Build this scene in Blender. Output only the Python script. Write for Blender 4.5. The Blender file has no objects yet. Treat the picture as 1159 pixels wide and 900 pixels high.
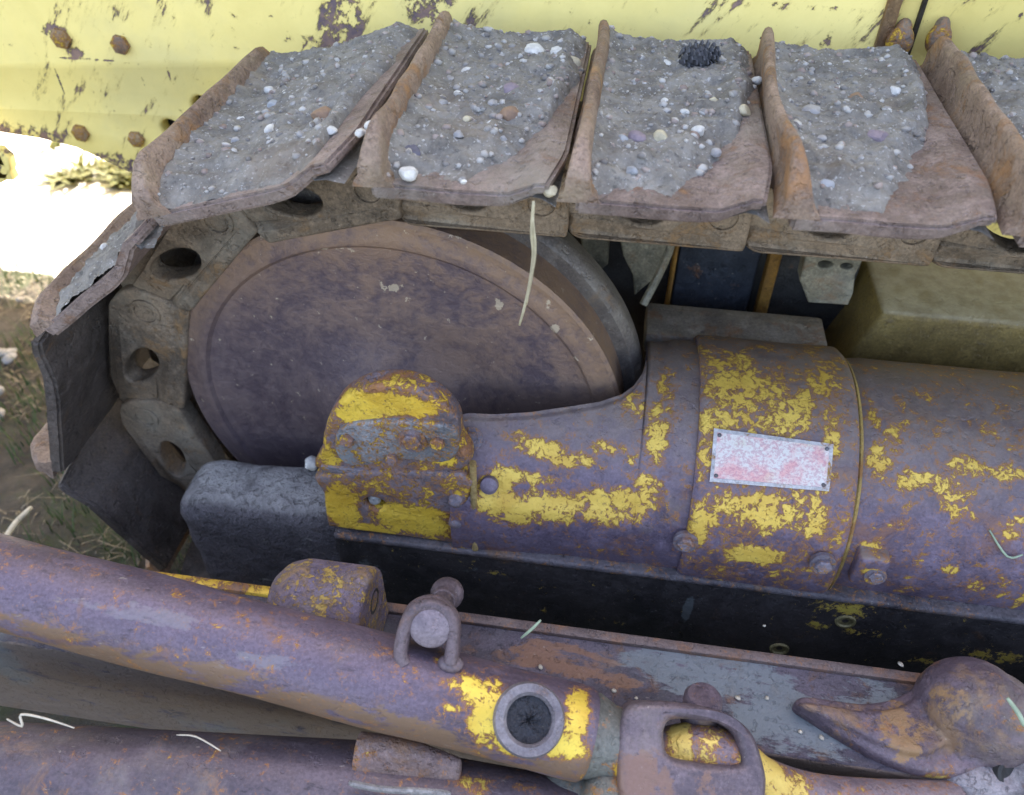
import bpy, bmesh, math, random
import numpy as np
from mathutils import Vector, Matrix, noise
R = math.radians
random.seed(7); rng = random.Random(11)
scn = bpy.context.scene
COL = scn.collection

# ------------------------------------------------------------------ camera
FPX = 900.0; TH = R(43); PS = R(8.55)
FW = Vector((-math.sin(PS)*math.cos(TH), math.cos(PS)*math.cos(TH), -math.sin(TH)))
RT = Vector((math.cos(PS), math.sin(PS), 0)); UP = RT.cross(FW)
def ray(x, y): return FW*FPX + RT*(x-579.5) - UP*(y-450)
def atY(x, y, Y): r = ray(x, y); return r*(Y/r.y)
def atZ(x, y, Z): r = ray(x, y); return r*(Z/r.z)
def atD(x, y, d): return ray(x, y)*(d/FPX)
HY, HZ = .82, -.86                       # axis of the recoil housing
def onCyl(x, y, rad=.17):
    r = ray(x, y); a = r.y**2+r.z**2; b = -2*(r.y*HY+r.z*HZ); c = HY*HY+HZ*HZ-rad*rad
    D = b*b-4*a*c
    t = (-b-math.sqrt(D))/(2*a) if D > 0 else -b/(2*a)
    p = r*t; return p.x, math.atan2(p.z-HZ, HY-p.y)
def cylp(x, a, rad): return Vector((x, HY-rad*math.cos(a), HZ+rad*math.sin(a)))

cam = bpy.data.cameras.new('camera'); co = bpy.data.objects.new('camera', cam); COL.objects.link(co)
m = Matrix((RT, UP, -FW)).transposed().to_4x4(); co.matrix_world = m
cam.sensor_width = 36; cam.lens = FPX/1159*36; cam.clip_end = 500; cam.clip_start = .02
cam.dof.use_dof = True; cam.dof.focus_distance = .93; cam.dof.aperture_fstop = 4.0
scn.camera = co

# ------------------------------------------------------------------ helpers
WL = {}                                   # world location of each empty / part
def setp(o, label=None, cat=None, group=None, kind=None):
    if label: o['label'] = label
    if cat: o['category'] = cat
    if group: o['group'] = group
    if kind: o['kind'] = kind
    return o
def empty(name, loc, label, cat, group=None):
    o = bpy.data.objects.new(name, None); COL.objects.link(o); o.location = loc; o.empty_display_size = .1
    WL[o.name] = Vector(loc); return setp(o, label, cat, group)
def put(name, me, mat, parent=None, label=None, smooth=35, **k):
    """mesh in world coordinates -> object with its origin at its own centre"""
    vs = [v.co for v in me.vertices]
    lo = Vector([min(v[i] for v in vs) for i in range(3)]); hi = Vector([max(v[i] for v in vs) for i in range(3)])
    c = (lo+hi)/2; me.transform(Matrix.Translation(-c))
    me.materials.clear(); me.materials.append(mat)
    for p in me.polygons: p.use_smooth = True
    me.set_sharp_from_angle(angle=R(smooth))
    me.name = name
    o = bpy.data.objects.new(name, me); COL.objects.link(o)
    if parent: o.parent = parent; o.location = c-WL[parent.name]
    else: o.location = c
    WL[o.name] = c.copy()
    return setp(o, label, **k)
def bm2me(bm, recalc=True):
    if recalc: bmesh.ops.recalc_face_normals(bm, faces=bm.faces)
    me = bpy.data.meshes.new('m'); bm.to_mesh(me); bm.free(); return me
def join(*mes):
    bm = bmesh.new()
    for me in mes: bm.from_mesh(me); bpy.data.meshes.remove(me)
    return bm2me(bm, False)
def evalme(o):
    bpy.context.view_layer.update()
    dg = bpy.context.evaluated_depsgraph_get()
    me = bpy.data.meshes.new_from_object(o.evaluated_get(dg)); return me
def plate2d(outs, depth, bevel, res=2, smoothc=False):
    """closed outlines in the XY plane -> solid of given depth centred on z=0"""
    cu = bpy.data.curves.new('c', 'CURVE'); cu.dimensions = '2D'; cu.fill_mode = 'BOTH'
    cu.extrude = max(depth/2-bevel, 0); cu.bevel_depth = bevel; cu.bevel_resolution = res; cu.offset = -bevel
    for pts in outs:
        s = cu.splines.new('POLY'); s.points.add(len(pts)-1); s.use_cyclic_u = True
        for i, p in enumerate(pts): s.points[i].co = (p[0], p[1], 0, 1)
    o = bpy.data.objects.new('c', cu); COL.objects.link(o)
    me = evalme(o); bpy.data.objects.remove(o); bpy.data.curves.remove(cu)
    bm = bmesh.new(); bm.from_mesh(me); bmesh.ops.remove_doubles(bm, verts=bm.verts, dist=1e-5); bm.to_mesh(me); bm.free()
    return me
def plateXZ(outs, Y0, Y1, bevel=.003, res=2):
    me = plate2d(outs, abs(Y1-Y0), bevel, res)
    me.transform(Matrix.Translation((0, (Y0+Y1)/2, 0)) @ Matrix.Rotation(R(90), 4, 'X')); return me
def catmull(pts, n=6, closed=False):
    out = []; N = len(pts); rngi = range(N if closed else N-1)
    for i in rngi:
        g = (lambda k: pts[k % N]) if closed else (lambda k: pts[min(max(k, 0), N-1)])
        p0, p1, p2, p3 = [Vector(g(k)) for k in (i-1, i, i+1, i+2)]
        for j in range(n):
            t = j/n
            out.append(.5*((2*p1)+(p2-p0)*t+(2*p0-5*p1+4*p2-p3)*t*t+(3*p1-p0-3*p2+p3)*t**3))
    if not closed: out.append(Vector(pts[-1]))
    return out
def basis(d):
    d = Vector(d).normalized(); a = Vector((0, 0, 1)) if abs(d.z) < .9 else Vector((1, 0, 0))
    u = d.cross(a).normalized(); v = d.cross(u); return u, v
def tube(path, radii, seg=24, caps=True, wob=0):
    bm = bmesh.new(); rings = []
    P = [Vector(p) for p in path]
    if not hasattr(radii, '__len__'): radii = [radii]*len(P)
    d0 = (P[1]-P[0]).normalized(); u, v = basis(d0)
    for i, p in enumerate(P):
        d = ((P[min(i+1, len(P)-1)]-P[max(i-1, 0)])).normalized()
        u = (u-d*u.dot(d)).normalized(); v = d.cross(u)
        ring = []
        for k in range(seg):
            a = 2*math.pi*k/seg; q = u*math.cos(a)+v*math.sin(a); r = radii[i]
            if wob: r *= 1+wob*noise.noise(p*9+q*1.3)
            ring.append(bm.verts.new(p+q*r))
        rings.append(ring)
    for a, b in zip(rings, rings[1:]):
        for k in range(seg): bm.faces.new((a[k], a[(k+1) % seg], b[(k+1) % seg], b[k]))
    if caps: bm.faces.new(rings[0][::-1]); bm.faces.new(rings[-1])
    return bm2me(bm)
def lathe(prof, axis_o, axis_d, seg=48):
    """prof = [(radius, along)]"""
    o = Vector(axis_o); d = Vector(axis_d).normalized(); u, v = basis(d); bm = bmesh.new(); rings = []
    for r, t in prof:
        if r < 1e-6: rings.append([bm.verts.new(o+d*t)])
        else: rings.append([bm.verts.new(o+d*t+(u*math.cos(2*math.pi*k/seg)+v*math.sin(2*math.pi*k/seg))*r) for k in range(seg)])
    for a, b in zip(rings, rings[1:]):
        for k in range(seg):
            k2 = (k+1) % seg
            f = [a[k % len(a)], a[k2 % len(a)], b[k2 % len(b)], b[k % len(b)]]
            f = list(dict.fromkeys(f))
            if len(f) > 2: bm.faces.new(f)
    return bm2me(bm)
def box(lo, hi, bev=.004, seg=2, shape=None, cuts=0):
    bm = bmesh.new(); bmesh.ops.create_cube(bm, size=1)
    for v in bm.verts:
        v.co = Vector([(lo[i]+hi[i])/2+v.co[i]*(hi[i]-lo[i]) for i in range(3)])
    if bev: bmesh.ops.bevel(bm, geom=bm.edges[:], offset=bev, segments=seg, affect='EDGES', profile=.5)
    if shape:
        for v in bm.verts: v.co = shape(v.co)
    return bm2me(bm)
def hexbolt(p, n, r=.012, h=.009, washer=True, rot=0):
    p = Vector(p); n = Vector(n).normalized(); bm = bmesh.new()
    u, v = basis(n)
    def prism(r0, h0, h1, seg, r1=None):
        r1 = r1 or r0
        A = [bm.verts.new(p+n*h0+(u*math.cos(rot+2*math.pi*k/seg)+v*math.sin(rot+2*math.pi*k/seg))*r0) for k in range(seg)]
        B = [bm.verts.new(p+n*h1+(u*math.cos(rot+2*math.pi*k/seg)+v*math.sin(rot+2*math.pi*k/seg))*r1) for k in range(seg)]
        for k in range(seg): bm.faces.new((A[k], A[(k+1) % seg], B[(k+1) % seg], B[k]))
        bm.faces.new(B)
    if washer: prism(r*1.5, -.004, .0022, 24)
    prism(r, .0022 if washer else -.004, h*.8, 6); prism(r, h*.8, h, 6, r*.8)
    return bm2me(bm)
def sheet(f, nu, nv, thick=None, off=None):
    """solid (or open) grid: f(s,t)->Vector, off(s,t)->inner Vector"""
    bm = bmesh.new()
    A = [[bm.verts.new(f(i/nu, j/nv)) for j in range(nv+1)] for i in range(nu+1)]
    for i in range(nu):
        for j in range(nv): bm.faces.new((A[i][j], A[i+1][j], A[i+1][j+1], A[i][j+1]))
    if off:
        B = [[bm.verts.new(off(i/nu, j/nv)) for j in range(nv+1)] for i in range(nu+1)]
        for i in range(nu):
            for j in range(nv): bm.faces.new((B[i][j+1], B[i+1][j+1], B[i+1][j], B[i][j]))
        for i in range(nu):
            bm.faces.new((A[i][0], B[i][0], B[i+1][0], A[i+1][0])); bm.faces.new((A[i+1][nv], B[i+1][nv], B[i][nv], A[i][nv]))
        for j in range(nv):
            bm.faces.new((A[0][j+1], B[0][j+1], B[0][j], A[0][j])); bm.faces.new((A[nu][j], B[nu][j], B[nu][j+1], A[nu][j+1]))
    return bm2me(bm, bool(off))
def cast(mes, voxel=.004, sm=6):
    me = join(*mes); o = bpy.data.objects.new('t', me); COL.objects.link(o)
    md = o.modifiers.new('r', 'REMESH'); md.mode = 'VOXEL'; md.voxel_size = voxel
    s = o.modifiers.new('s', 'SMOOTH'); s.iterations = sm; s.factor = .5
    r = evalme(o); bpy.data.objects.remove(o); return r
def ell(c, r, rot=None, seg=20):
    bm = bmesh.new(); bmesh.ops.create_uvsphere(bm, u_segments=seg, v_segments=seg//2, radius=1)
    M = Matrix.Diagonal((*r, 1))
    if rot: M = rot.to_4x4() @ M
    bmesh.ops.transform(bm, matrix=Matrix.Translation(c) @ M, verts=bm.verts); return bm2me(bm)
def circ(cx, cy, r, n=20, a0=0, a1=360):
    return [(cx+r*math.cos(R(a0+(a1-a0)*k/n)), cy+r*math.sin(R(a0+(a1-a0)*k/n))) for k in range(n + (0 if a1-a0 == 360 else 1))]

# ------------------------------------------------------------------ materials
class NT:
    def __init__(s, name):
        s.m = bpy.data.materials.new(name); s.m.use_nodes = True; s.t = s.m.node_tree; s.n = s.t.nodes; s.n.clear()
        s.out = s.n.new('ShaderNodeOutputMaterial'); s.b = s.n.new('ShaderNodeBsdfPrincipled'); s.l(s.b.outputs[0], s.out.inputs[0])
        s.pos = s.n.new('ShaderNodeNewGeometry')
    def l(s, a, b): s.t.links.new(a, b)
    def inp(s, sock, v):
        if hasattr(v, 'links') or isinstance(v, bpy.types.NodeSocket): s.l(v, sock)
        else: sock.default_value = v
    def math(s, op, a, b=0., c=None, clamp=False):
        n = s.n.new('ShaderNodeMath'); n.operation = op; n.use_clamp = clamp; s.inp(n.inputs[0], a); s.inp(n.inputs[1], b)
        if c is not None: s.inp(n.inputs[2], c)
        return n.outputs[0]
    def vm(s, op, a, b):
        n = s.n.new('ShaderNodeVectorMath'); n.operation = op; s.inp(n.inputs[0], a); s.inp(n.inputs[1], b)
        return n.outputs['Value'] if op in ('LENGTH', 'DISTANCE', 'DOT_PRODUCT') else n.outputs[0]
    def noise(s, scale, detail=6, rough=.6, vec=None, stretch=None, dist=0.):
        n = s.n.new('ShaderNodeTexNoise'); n.inputs['Scale'].default_value = scale; n.inputs['Detail'].default_value = detail
        n.inputs['Roughness'].default_value = rough; n.inputs['Distortion'].default_value = dist
        v = vec or s.pos.outputs['Position']
        if stretch: v = s.vm('MULTIPLY', v, stretch)
        s.l(v, n.inputs['Vector']); return n.outputs['Fac']
    def ramp(s, f, a, b, lo=0., hi=1.):
        n = s.n.new('ShaderNodeMapRange'); n.interpolation_type = 'SMOOTHSTEP'; s.inp(n.inputs[0], f)
        n.inputs[1].default_value = a; n.inputs[2].default_value = b; n.inputs[3].default_value = lo; n.inputs[4].default_value = hi
        return n.outputs[0]
    def mix(s, f, a, b):
        n = s.n.new('ShaderNodeMix'); n.data_type = 'RGBA'; s.inp(n.inputs[0], f)
        for i, v in ((6, a), (7, b)):
            if isinstance(v, (tuple, list)): n.inputs[i].default_value = (*v, 1) if len(v) == 3 else v
            else: s.l(v, n.inputs[i])
        return n.outputs[2]
    def bump(s, h, d=.002, st=1.):
        n = s.n.new('ShaderNodeBump'); n.inputs['Strength'].default_value = st; n.inputs['Distance'].default_value = d
        s.l(h, n.inputs['Height']); s.l(n.outputs[0], s.b.inputs['Normal'])
    def blobs(s, bl, vec=None):
        acc = None
        for b in bl:
            c, r = b[0], b[1]; w = b[2] if len(b) > 2 else 1.
            if not hasattr(r, '__len__'): r = (r, r, r)
            d = s.vm('SUBTRACT', vec or s.pos.outputs['Position'], tuple(c))
            d = s.vm('LENGTH', s.vm('MULTIPLY', d, tuple(1/max(q, 1e-4) for q in r)), (0, 0, 0))
            f = s.math('MULTIPLY', s.ramp(d, .35, 1.15, 1., 0.), w)
            acc = f if acc is None else s.math('MAXIMUM', acc, f)
        return acc

YEL = (.66, .45, .055)
def metal(name, dark=(.085, .07, .085), light=(.19, .155, .175), rust=(.25, .11, .04), rust_amt=.35, paint=None, pbias=-.5, pscale=38,
          bl=None, dust=(.30, .27, .21), dust_amt=.25, rough=.55, metallic=.25, bump=.0015, scale=1., stretch=None, edge=True, up_dust_light=.0, wear=None, tints=None, spec=.5):
    N = NT(name)
    n1 = N.noise(7*scale, 8, .62, stretch=stretch); n2 = N.noise(42*scale, 6, .7, stretch=stretch); n3 = N.noise(260*scale, 3, .6)
    col = N.mix(N.ramp(n1, .36, .62), dark, light)
    col = N.mix(N.math('MULTIPLY', N.ramp(n2, .45, .75), .6), col, tuple(min(1, c*1.6) for c in light))
    col = N.mix(N.math('MULTIPLY', N.ramp(N.noise(95*scale, 5, .7, stretch=stretch), .42, .30), .65), col, tuple(c*.45 for c in dark))
    col = N.mix(N.ramp(n3, .40, .62, .0, .30), col, tuple(c*.5 for c in dark)); col = N.mix(N.ramp(N.noise(330*scale, 3, .7),   .5, .72, .0, .22), col, tuple(min(1, c*1.9) for c in light))
    r1 = N.noise(16*scale, 9, .72, dist=.4)
    rm = N.ramp(r1, .62-.22*rust_amt, .72-.16*rust_amt)
    col = N.mix(N.math('MULTIPLY', rm, min(1, .45+rust_amt*.5)), col, rust)
    for tb, tc, ts in tints or []:
        if tb[0] == 'band':
            lin = N.ramp(N.vm('DOT_PRODUCT', N.vm('SUBTRACT', N.pos.outputs['Position'], tuple(tb[1])), tuple(tb[2])), tb[3], tb[4])
        else: lin = N.blobs(tb)
        tm = N.ramp(N.math('ADD', N.math('SUBTRACT', lin, .62), N.math('MULTIPLY', N.math('SUBTRACT', N.noise(30*scale, 9, .75, stretch=stretch, dist=.3), .5), 4.0)), -.12, .16)
        col = N.mix(N.math('MULTIPLY', tm, ts), col, tc)
    if dust_amt > 0:
        dn = N.noise(5.3*scale, 8, .65, dist=.3)
        dm = N.ramp(dn, .62-.25*dust_amt, .85-.25*dust_amt)
        if up_dust_light:  # pale colour on upward faces: dust, on the lower hull beam painted light
            sx = N.n.new('ShaderNodeSeparateXYZ'); N.l(N.pos.outputs['Normal'], sx.inputs[0])
            dm = N.math('ADD', dm, N.math('MULTIPLY', N.ramp(sx.outputs[2], .45, .95), N.ramp(n2, .2, .6, up_dust_light*.5, up_dust_light)), clamp=True)
        col = N.mix(N.math('MULTIPLY', dm, .75), col, N.mix(N.ramp(n2, .3, .7), tuple(c*.75 for c in dust), dust))
    col = N.mix(N.math('MULTIPLY', N.ramp(N.noise(170*scale, 3, .6, stretch=stretch), .68, .76), .5), col, (.42, .39, .35))
    pit = N.ramp(N.noise(75*scale, 4, .6), .44, .34)
    h = N.math('ADD', N.math('ADD', N.math('SUBTRACT', N.math('MULTIPLY', n2, 1.1), N.math('MULTIPLY', pit, .5)), N.math('MULTIPLY', n3, .35)), N.math('MULTIPLY', rm, .3))
    ro = N.ramp(n2, .3, .7, rough-.1, rough+.15)
    if paint:
        pn = N.math('ADD', N.math('MULTIPLY', N.noise(pscale*2.1, 9, .80, dist=.6), .68), N.math('MULTIPLY', N.noise(pscale*.7, 4, .6), .32))
        pn = N.math('ADD', N.math('MULTIPLY', N.math('SUBTRACT', pn, .5), 7.0), pbias+.20)
        if bl: pn = N.math('ADD', pn, N.blobs(bl))
        if wear: pn = N.math('SUBTRACT', pn, N.blobs(wear))
        pm = N.ramp(pn, .0, .07); em = N.ramp(pn, -.22, .0)
        pc = N.mix(N.ramp(N.noise(19, 5), .35, .7), paint, tuple(c*k for c, k in zip(paint, (.8, .72, .6))))
        pc = N.mix(N.math('MULTIPLY', N.ramp(N.noise(130, 5, .75), .56, .66), .8), pc, (.2, .12, .05))
        pc = N.mix(N.math('MULTIPLY', N.ramp(pn, .35, .0), .5), pc, (.50, .27, .04))
        if edge: col = N.mix(N.math('MULTIPLY', N.ramp(pn, -.55, -.02), .75), col, (.34, .15, .04))
        col = N.mix(pm, col, pc)
        h = N.math('ADD', h, N.math('MULTIPLY', pm, .55))
        ro = N.math('SUBTRACT', ro, N.math('MULTIPLY', pm, .05))
    N.l(col, N.b.inputs['Base Color']); N.l(ro, N.b.inputs['Roughness'])
    N.b.inputs['Metallic'].default_value = metallic
    N.bump(h, bump); return N.m
def B(px, py, rx, ry, w=1., Y=None, Z=None, cyl=None, D=None):
    """paint patch at a surface point; radii in metres along x / across"""
    if cyl: x, a = onCyl(px, py, cyl); p = cylp(x, a, cyl)
    elif Y: p = atY(px, py, Y)
    elif Z: p = atZ(px, py, Z)
    else: p = atD(px, py, D)
    return (p, (rx*1.35, ry*1.5, ry*1.5), w)

# ------------------------------------------------------------------ bulldozer
dozer = empty('bulldozer', (0, 1.0, -1.2), 'old yellow bulldozer with a rusty crawler track, idler wheel and worn paint', 'bulldozer')

# --- hull side
HWY = 1.16
hb = [(atY(x, y, HWY).x, atY(x, y, HWY).z) for x, y in ((-30, 146), (0, 151), (45, 158), (85, 168), (112, 180), (140, 194), (170, 205))]
x1005 = atY(1003, 40, HWY).x
hole_o = [[(atY(x, y, HWY).x+.0165*math.cos(q), atY(x, y, HWY).z+.0165*math.sin(q)) for q in np.linspace(0, 2*math.pi, 20)[:-1]] for x, y in ((193, 147), (228, 121), (985, 62))]
outl = [(-2.6, 1.0), (-2.6, hb[0][1]-.0)]+hb+[(-.66, hb[-1][1]-.05), (-.64, -1.0), (x1005, -1.0), (x1005, 1.0)]
wearb = [B(500, 12, .02, .04, .9, Y=HWY), B(395, 18, .02, .035, .9, Y=HWY), B(376, 35, .016, .03, .8, Y=HWY), B(350, 50, .03, .012, .5, Y=HWY), B(375, -5, .01, .05, .7, Y=HWY), B(475, -5, .02, .04, .9, Y=HWY),
         B(10, 150, .1, .015, .8, Y=HWY), B(130, 188, .1, .02, .9, Y=HWY), B(210, 90, .02, .008, .3, Y=HWY),
         B(95, 67, .05, .0016, 1., Y=HWY), B(66, 88, .0016, .02, 1., Y=HWY), B(150, 72, .02, .0016, .9, Y=HWY), B(160, 85, .0018, .02, .8, Y=HWY), B(190, 80, .0018, .014, .9, Y=HWY), B(60, 35, .016, .008, 1., Y=HWY), B(85, 60, .012, .008, .9, Y=HWY), B(72, 42, .012, .012, .7, Y=HWY), B(140, 50, .012, .012, .5, Y=HWY), B(935, 60, .008, .03, .8, Y=HWY), B(1000, 50, .008, .1, .6, Y=HWY), B(900, 8, .1, .004, .5, Y=HWY)]
def hullmat():
    N = NT('hull_yellow_paint')
    n = N.noise(9, 6); col = N.mix(N.ramp(n, .3, .7), (.94, .78, .27), (.85, .70, .23))
    col = N.mix(N.math('MULTIPLY', N.ramp(N.noise(3.2, 5, .6), .5, .75), .35), col, (.42, .42, .26))
    # diagonal scrapes and chips down to rusty steel
    mp = N.n.new('ShaderNodeMapping'); mp.inputs['Rotation'].default_value = (0, R(-35), 0); N.l(N.pos.outputs['Position'], mp.inputs[0])
    sc = N.noise(34, 8, .72, vec=mp.outputs[0], stretch=(1., 1., .28)); chips = N.noise(50, 7, .7)
    w = N.math('ADD', N.math('MAXIMUM', N.math('MULTIPLY', N.math('SUBTRACT', sc, .585), 6), N.math('MULTIPLY', N.math('SUBTRACT', chips, .64), 6)), N.math('MULTIPLY', N.blobs(wearb), N.ramp(chips, .38, .58, .1, 1.1)))
    m = N.ramp(w, .05, .35)
    col = N.mix(N.math('MULTIPLY', N.ramp(w, -.25, .1), .3), col, (.45, .33, .08))
    col = N.mix(m, col, N.mix(N.ramp(N.noise(60, 5), .35, .65), (.12, .085, .10), (.27, .17, .13)))
    N.l(col, N.b.inputs['Base Color']); N.b.inputs['Roughness'].default_value = .5
    N.bump(N.math('SUBTRACT', N.noise(30, 5), m), .0012); return N.m
M_hull = hullmat()
put('hull_side', plateXZ([outl]+hole_o, HWY, HWY+.03, .006), M_hull, dozer)
put('side_panel', box((x1005+.004, HWY+.012, -1.0), (2.4, HWY+.04, 1.0), .005), M_hull, dozer, 'recessed yellow panel behind the upper right of the track')
put('panel_lip', box((x1005-.012, HWY-.008, -.45), (x1005+.006, HWY+.002, .5), .003), metal('lip_rust', rust_amt=.8, dark=(.16, .09, .06), light=(.3, .2, .1)), dozer)
gx = atY(1040, 20, HWY+.012).x
put('hole_backing', box((-.83, HWY+.031, -.60), (-.5, HWY+.039, -.40), 0), metal('backing_dark', dark=(.01, .01, .012), light=(.02, .02, .02), dust_amt=0, rust_amt=0), dozer)  # dark sheet added to stop daylight showing through the hull holes
put('hull_body', box((-2.6, HWY+.04, -.55), (2.4, 1.95, 1.0), .02), M_hull, dozer)
put('panel_seam', box((gx-.003, HWY+.006, -.42), (gx+.003, HWY+.014, .5), .001), metal('seam_dark', dark=(.02, .02, .02), light=(.05, .04, .03), dust_amt=0), dozer)
M_bolt = metal('hull_bolt_rust', dark=(.15, .10, .08), light=(.32, .24, .14), rust=(.3, .17, .07), rust_amt=.6, dust_amt=.3, paint=YEL, pbias=-.45, pscale=90)
for (x, y, r) in ((70, 43, .019), (137, 50, .018), (92, 150, .018), (155, 157, .017)):
    put('bolt_head', hexbolt(atY(x, y, HWY-.001), (0, -1, 0), r*.82, .008, washer=False, rot=x), M_bolt, dozer)
M_hole = metal('hole_dark', dark=(.012, .012, .015), light=(.03, .03, .03), dust_amt=0, rust_amt=0)
for (x, y, r, Y) in ((1018, 48, .022, HWY), (1062, 45, .020, HWY)):
    put('hinge_knuckle', cast([ell(atY(x, y, Y-.012), (r*.8, .014, r)), ell(atY(x+4, y-14, Y-.004), (r*.5, .012, r*.7))], .003, 3), metal('knuckle_rust', dark=(.1, .08, .09), light=(.24, .19, .13), paint=YEL, pbias=-.4), dozer)
# lower hull beam seen through the gap under the track
M_hl = metal('lower_hull_paint', dark=(.17, .12, .04), light=(.26, .19, .06), rust=(.12, .09, .07), rust_amt=.12, dust=(.52, .48, .36), dust_amt=.15, metallic=0, up_dust_light=.9)  # pale top tone is the lit ledge, painted through the dust colour
xl = atY(945, 360, 1.0).x
put('lower_hull_beam', box((xl, .995, -.90), (2.4, HWY-.002, -.695), .010, 3, lambda v: Vector((v.x+(.06 if v.x < xl+.1 and v.z > -.75 else 0), v.y, v.z))), M_hl, dozer)
for (x, y) in ((1005, 300), (700+358, 285)):
    pass
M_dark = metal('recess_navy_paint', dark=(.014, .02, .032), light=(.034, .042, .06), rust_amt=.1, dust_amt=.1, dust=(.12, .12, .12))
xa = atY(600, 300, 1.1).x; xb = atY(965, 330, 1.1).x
put('gap_shade_sheet', box((xa, 1.10, -.95), (xb, 1.15, -.52), .006), metal('gap_shade_grey_black', dark=(.02, .02, .022), light=(.045, .045, .045), rust_amt=.1, dust_amt=.2, dust=(.1, .1, .1)), dozer)  # dark sheet added behind the gap, standing in for the shade there
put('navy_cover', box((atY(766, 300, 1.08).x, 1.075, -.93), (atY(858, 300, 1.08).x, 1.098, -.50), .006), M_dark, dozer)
M_or = metal('orange_post', dark=(.16, .08, .02), light=(.30, .16, .03), rust=(.2, .09, .03), rust_amt=.5, dust_amt=.1)
for (x, w) in ((869, .009), (759, .0035)):
    c = atY(x, 320, 1.07); put('guard_post', box((c.x-w, 1.06, -.95), (c.x+w, 1.085, -.5), .004), M_or, dozer)
M_bracket = metal('roller_bracket_paint', dark=(.10, .10, .08), light=(.28, .26, .19), rust=(.22, .14, .08), rust_amt=.3, dust=(.33, .34, .31), dust_amt=.5)
def bracket(pts, Y0, Y1, hole=None):
    o = [(atY(x, y, Y0).x, atY(x, y, Y0).z) for x, y in pts]; hs = []
    for h in hole or []:
        c = atY(h[0], h[1], Y0); hs.append([(c.x+h[2]*math.cos(a), c.z+h[2]*.6*math.sin(a)) for a in np.linspace(0, 2*math.pi, 16)[:-1]])
    put('roller_bracket', plateXZ([o]+hs, Y0, Y1, .003), M_bracket, dozer)
bracket([(908, 262), (990, 268), (978, 292), (968, 312), (966, 332), (960, 346), (915, 343), (905, 318), (912, 290)], .97, 1.0, [(934, 300, .010), (958, 302, .008)])
bracket([(700, 262), (762, 268), (757, 300), (738, 318), (718, 335), (716, 312), (705, 290)], .99, 1.02)
put('guide_rod', tube(catmull([atY(762, 262, .96), atY(757, 285, .965), atY(745, 312, .96), atY(728, 345, .94)], 4), .006, 10), M_bracket, dozer)
bracket([(655, 258), (690, 262), (688, 300), (672, 312), (660, 290)], 1.04, 1.06)

# --- idler wheel
IC = Vector((-.286, 0, -.812))
M_idl = metal('idler_worn_steel', tints=[([B(420, 262, .16, .02, 1, Y=.8), B(560, 300, .07, .04, 1, Y=.8), B(640, 370, .03, .06, 1, Y=.8), B(330, 300, .06, .04, .8, Y=.8)], (.36, .24, .12), .7), ([B(560, 440, .08, .04, 1, Y=.8), B(470, 400, .08, .05, .8, Y=.8)], (.09, .08, .13), .6), ([B(400, 350, .1, .05, .8, Y=.8)], (.24, .2, .22), .6)], dark=(.115, .085, .095), light=(.22, .165, .16), rust=(.32, .17, .08), rust_amt=.5, dust=(.36, .31, .22), dust_amt=.32, rough=.48, bump=.002, stretch=(1, 1, .8),
              paint=(.6, .55, .4), pbias=-1.35, pscale=60, edge=False, bl=[B(565, 345, .01, .012, 1.1, Y=.8), B(620, 345, .006, .01, 1.1, Y=.8), B(629, 370, .009, .012, 1.2, Y=.8), B(440, 325, .03, .01, .8, Y=.8), B(461, 340, .006, .008, .9, Y=.8), B(510, 268, .014, .006, 1.2, Y=.8), B(380, 282, .03, .005, 1., Y=.8)])
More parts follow.
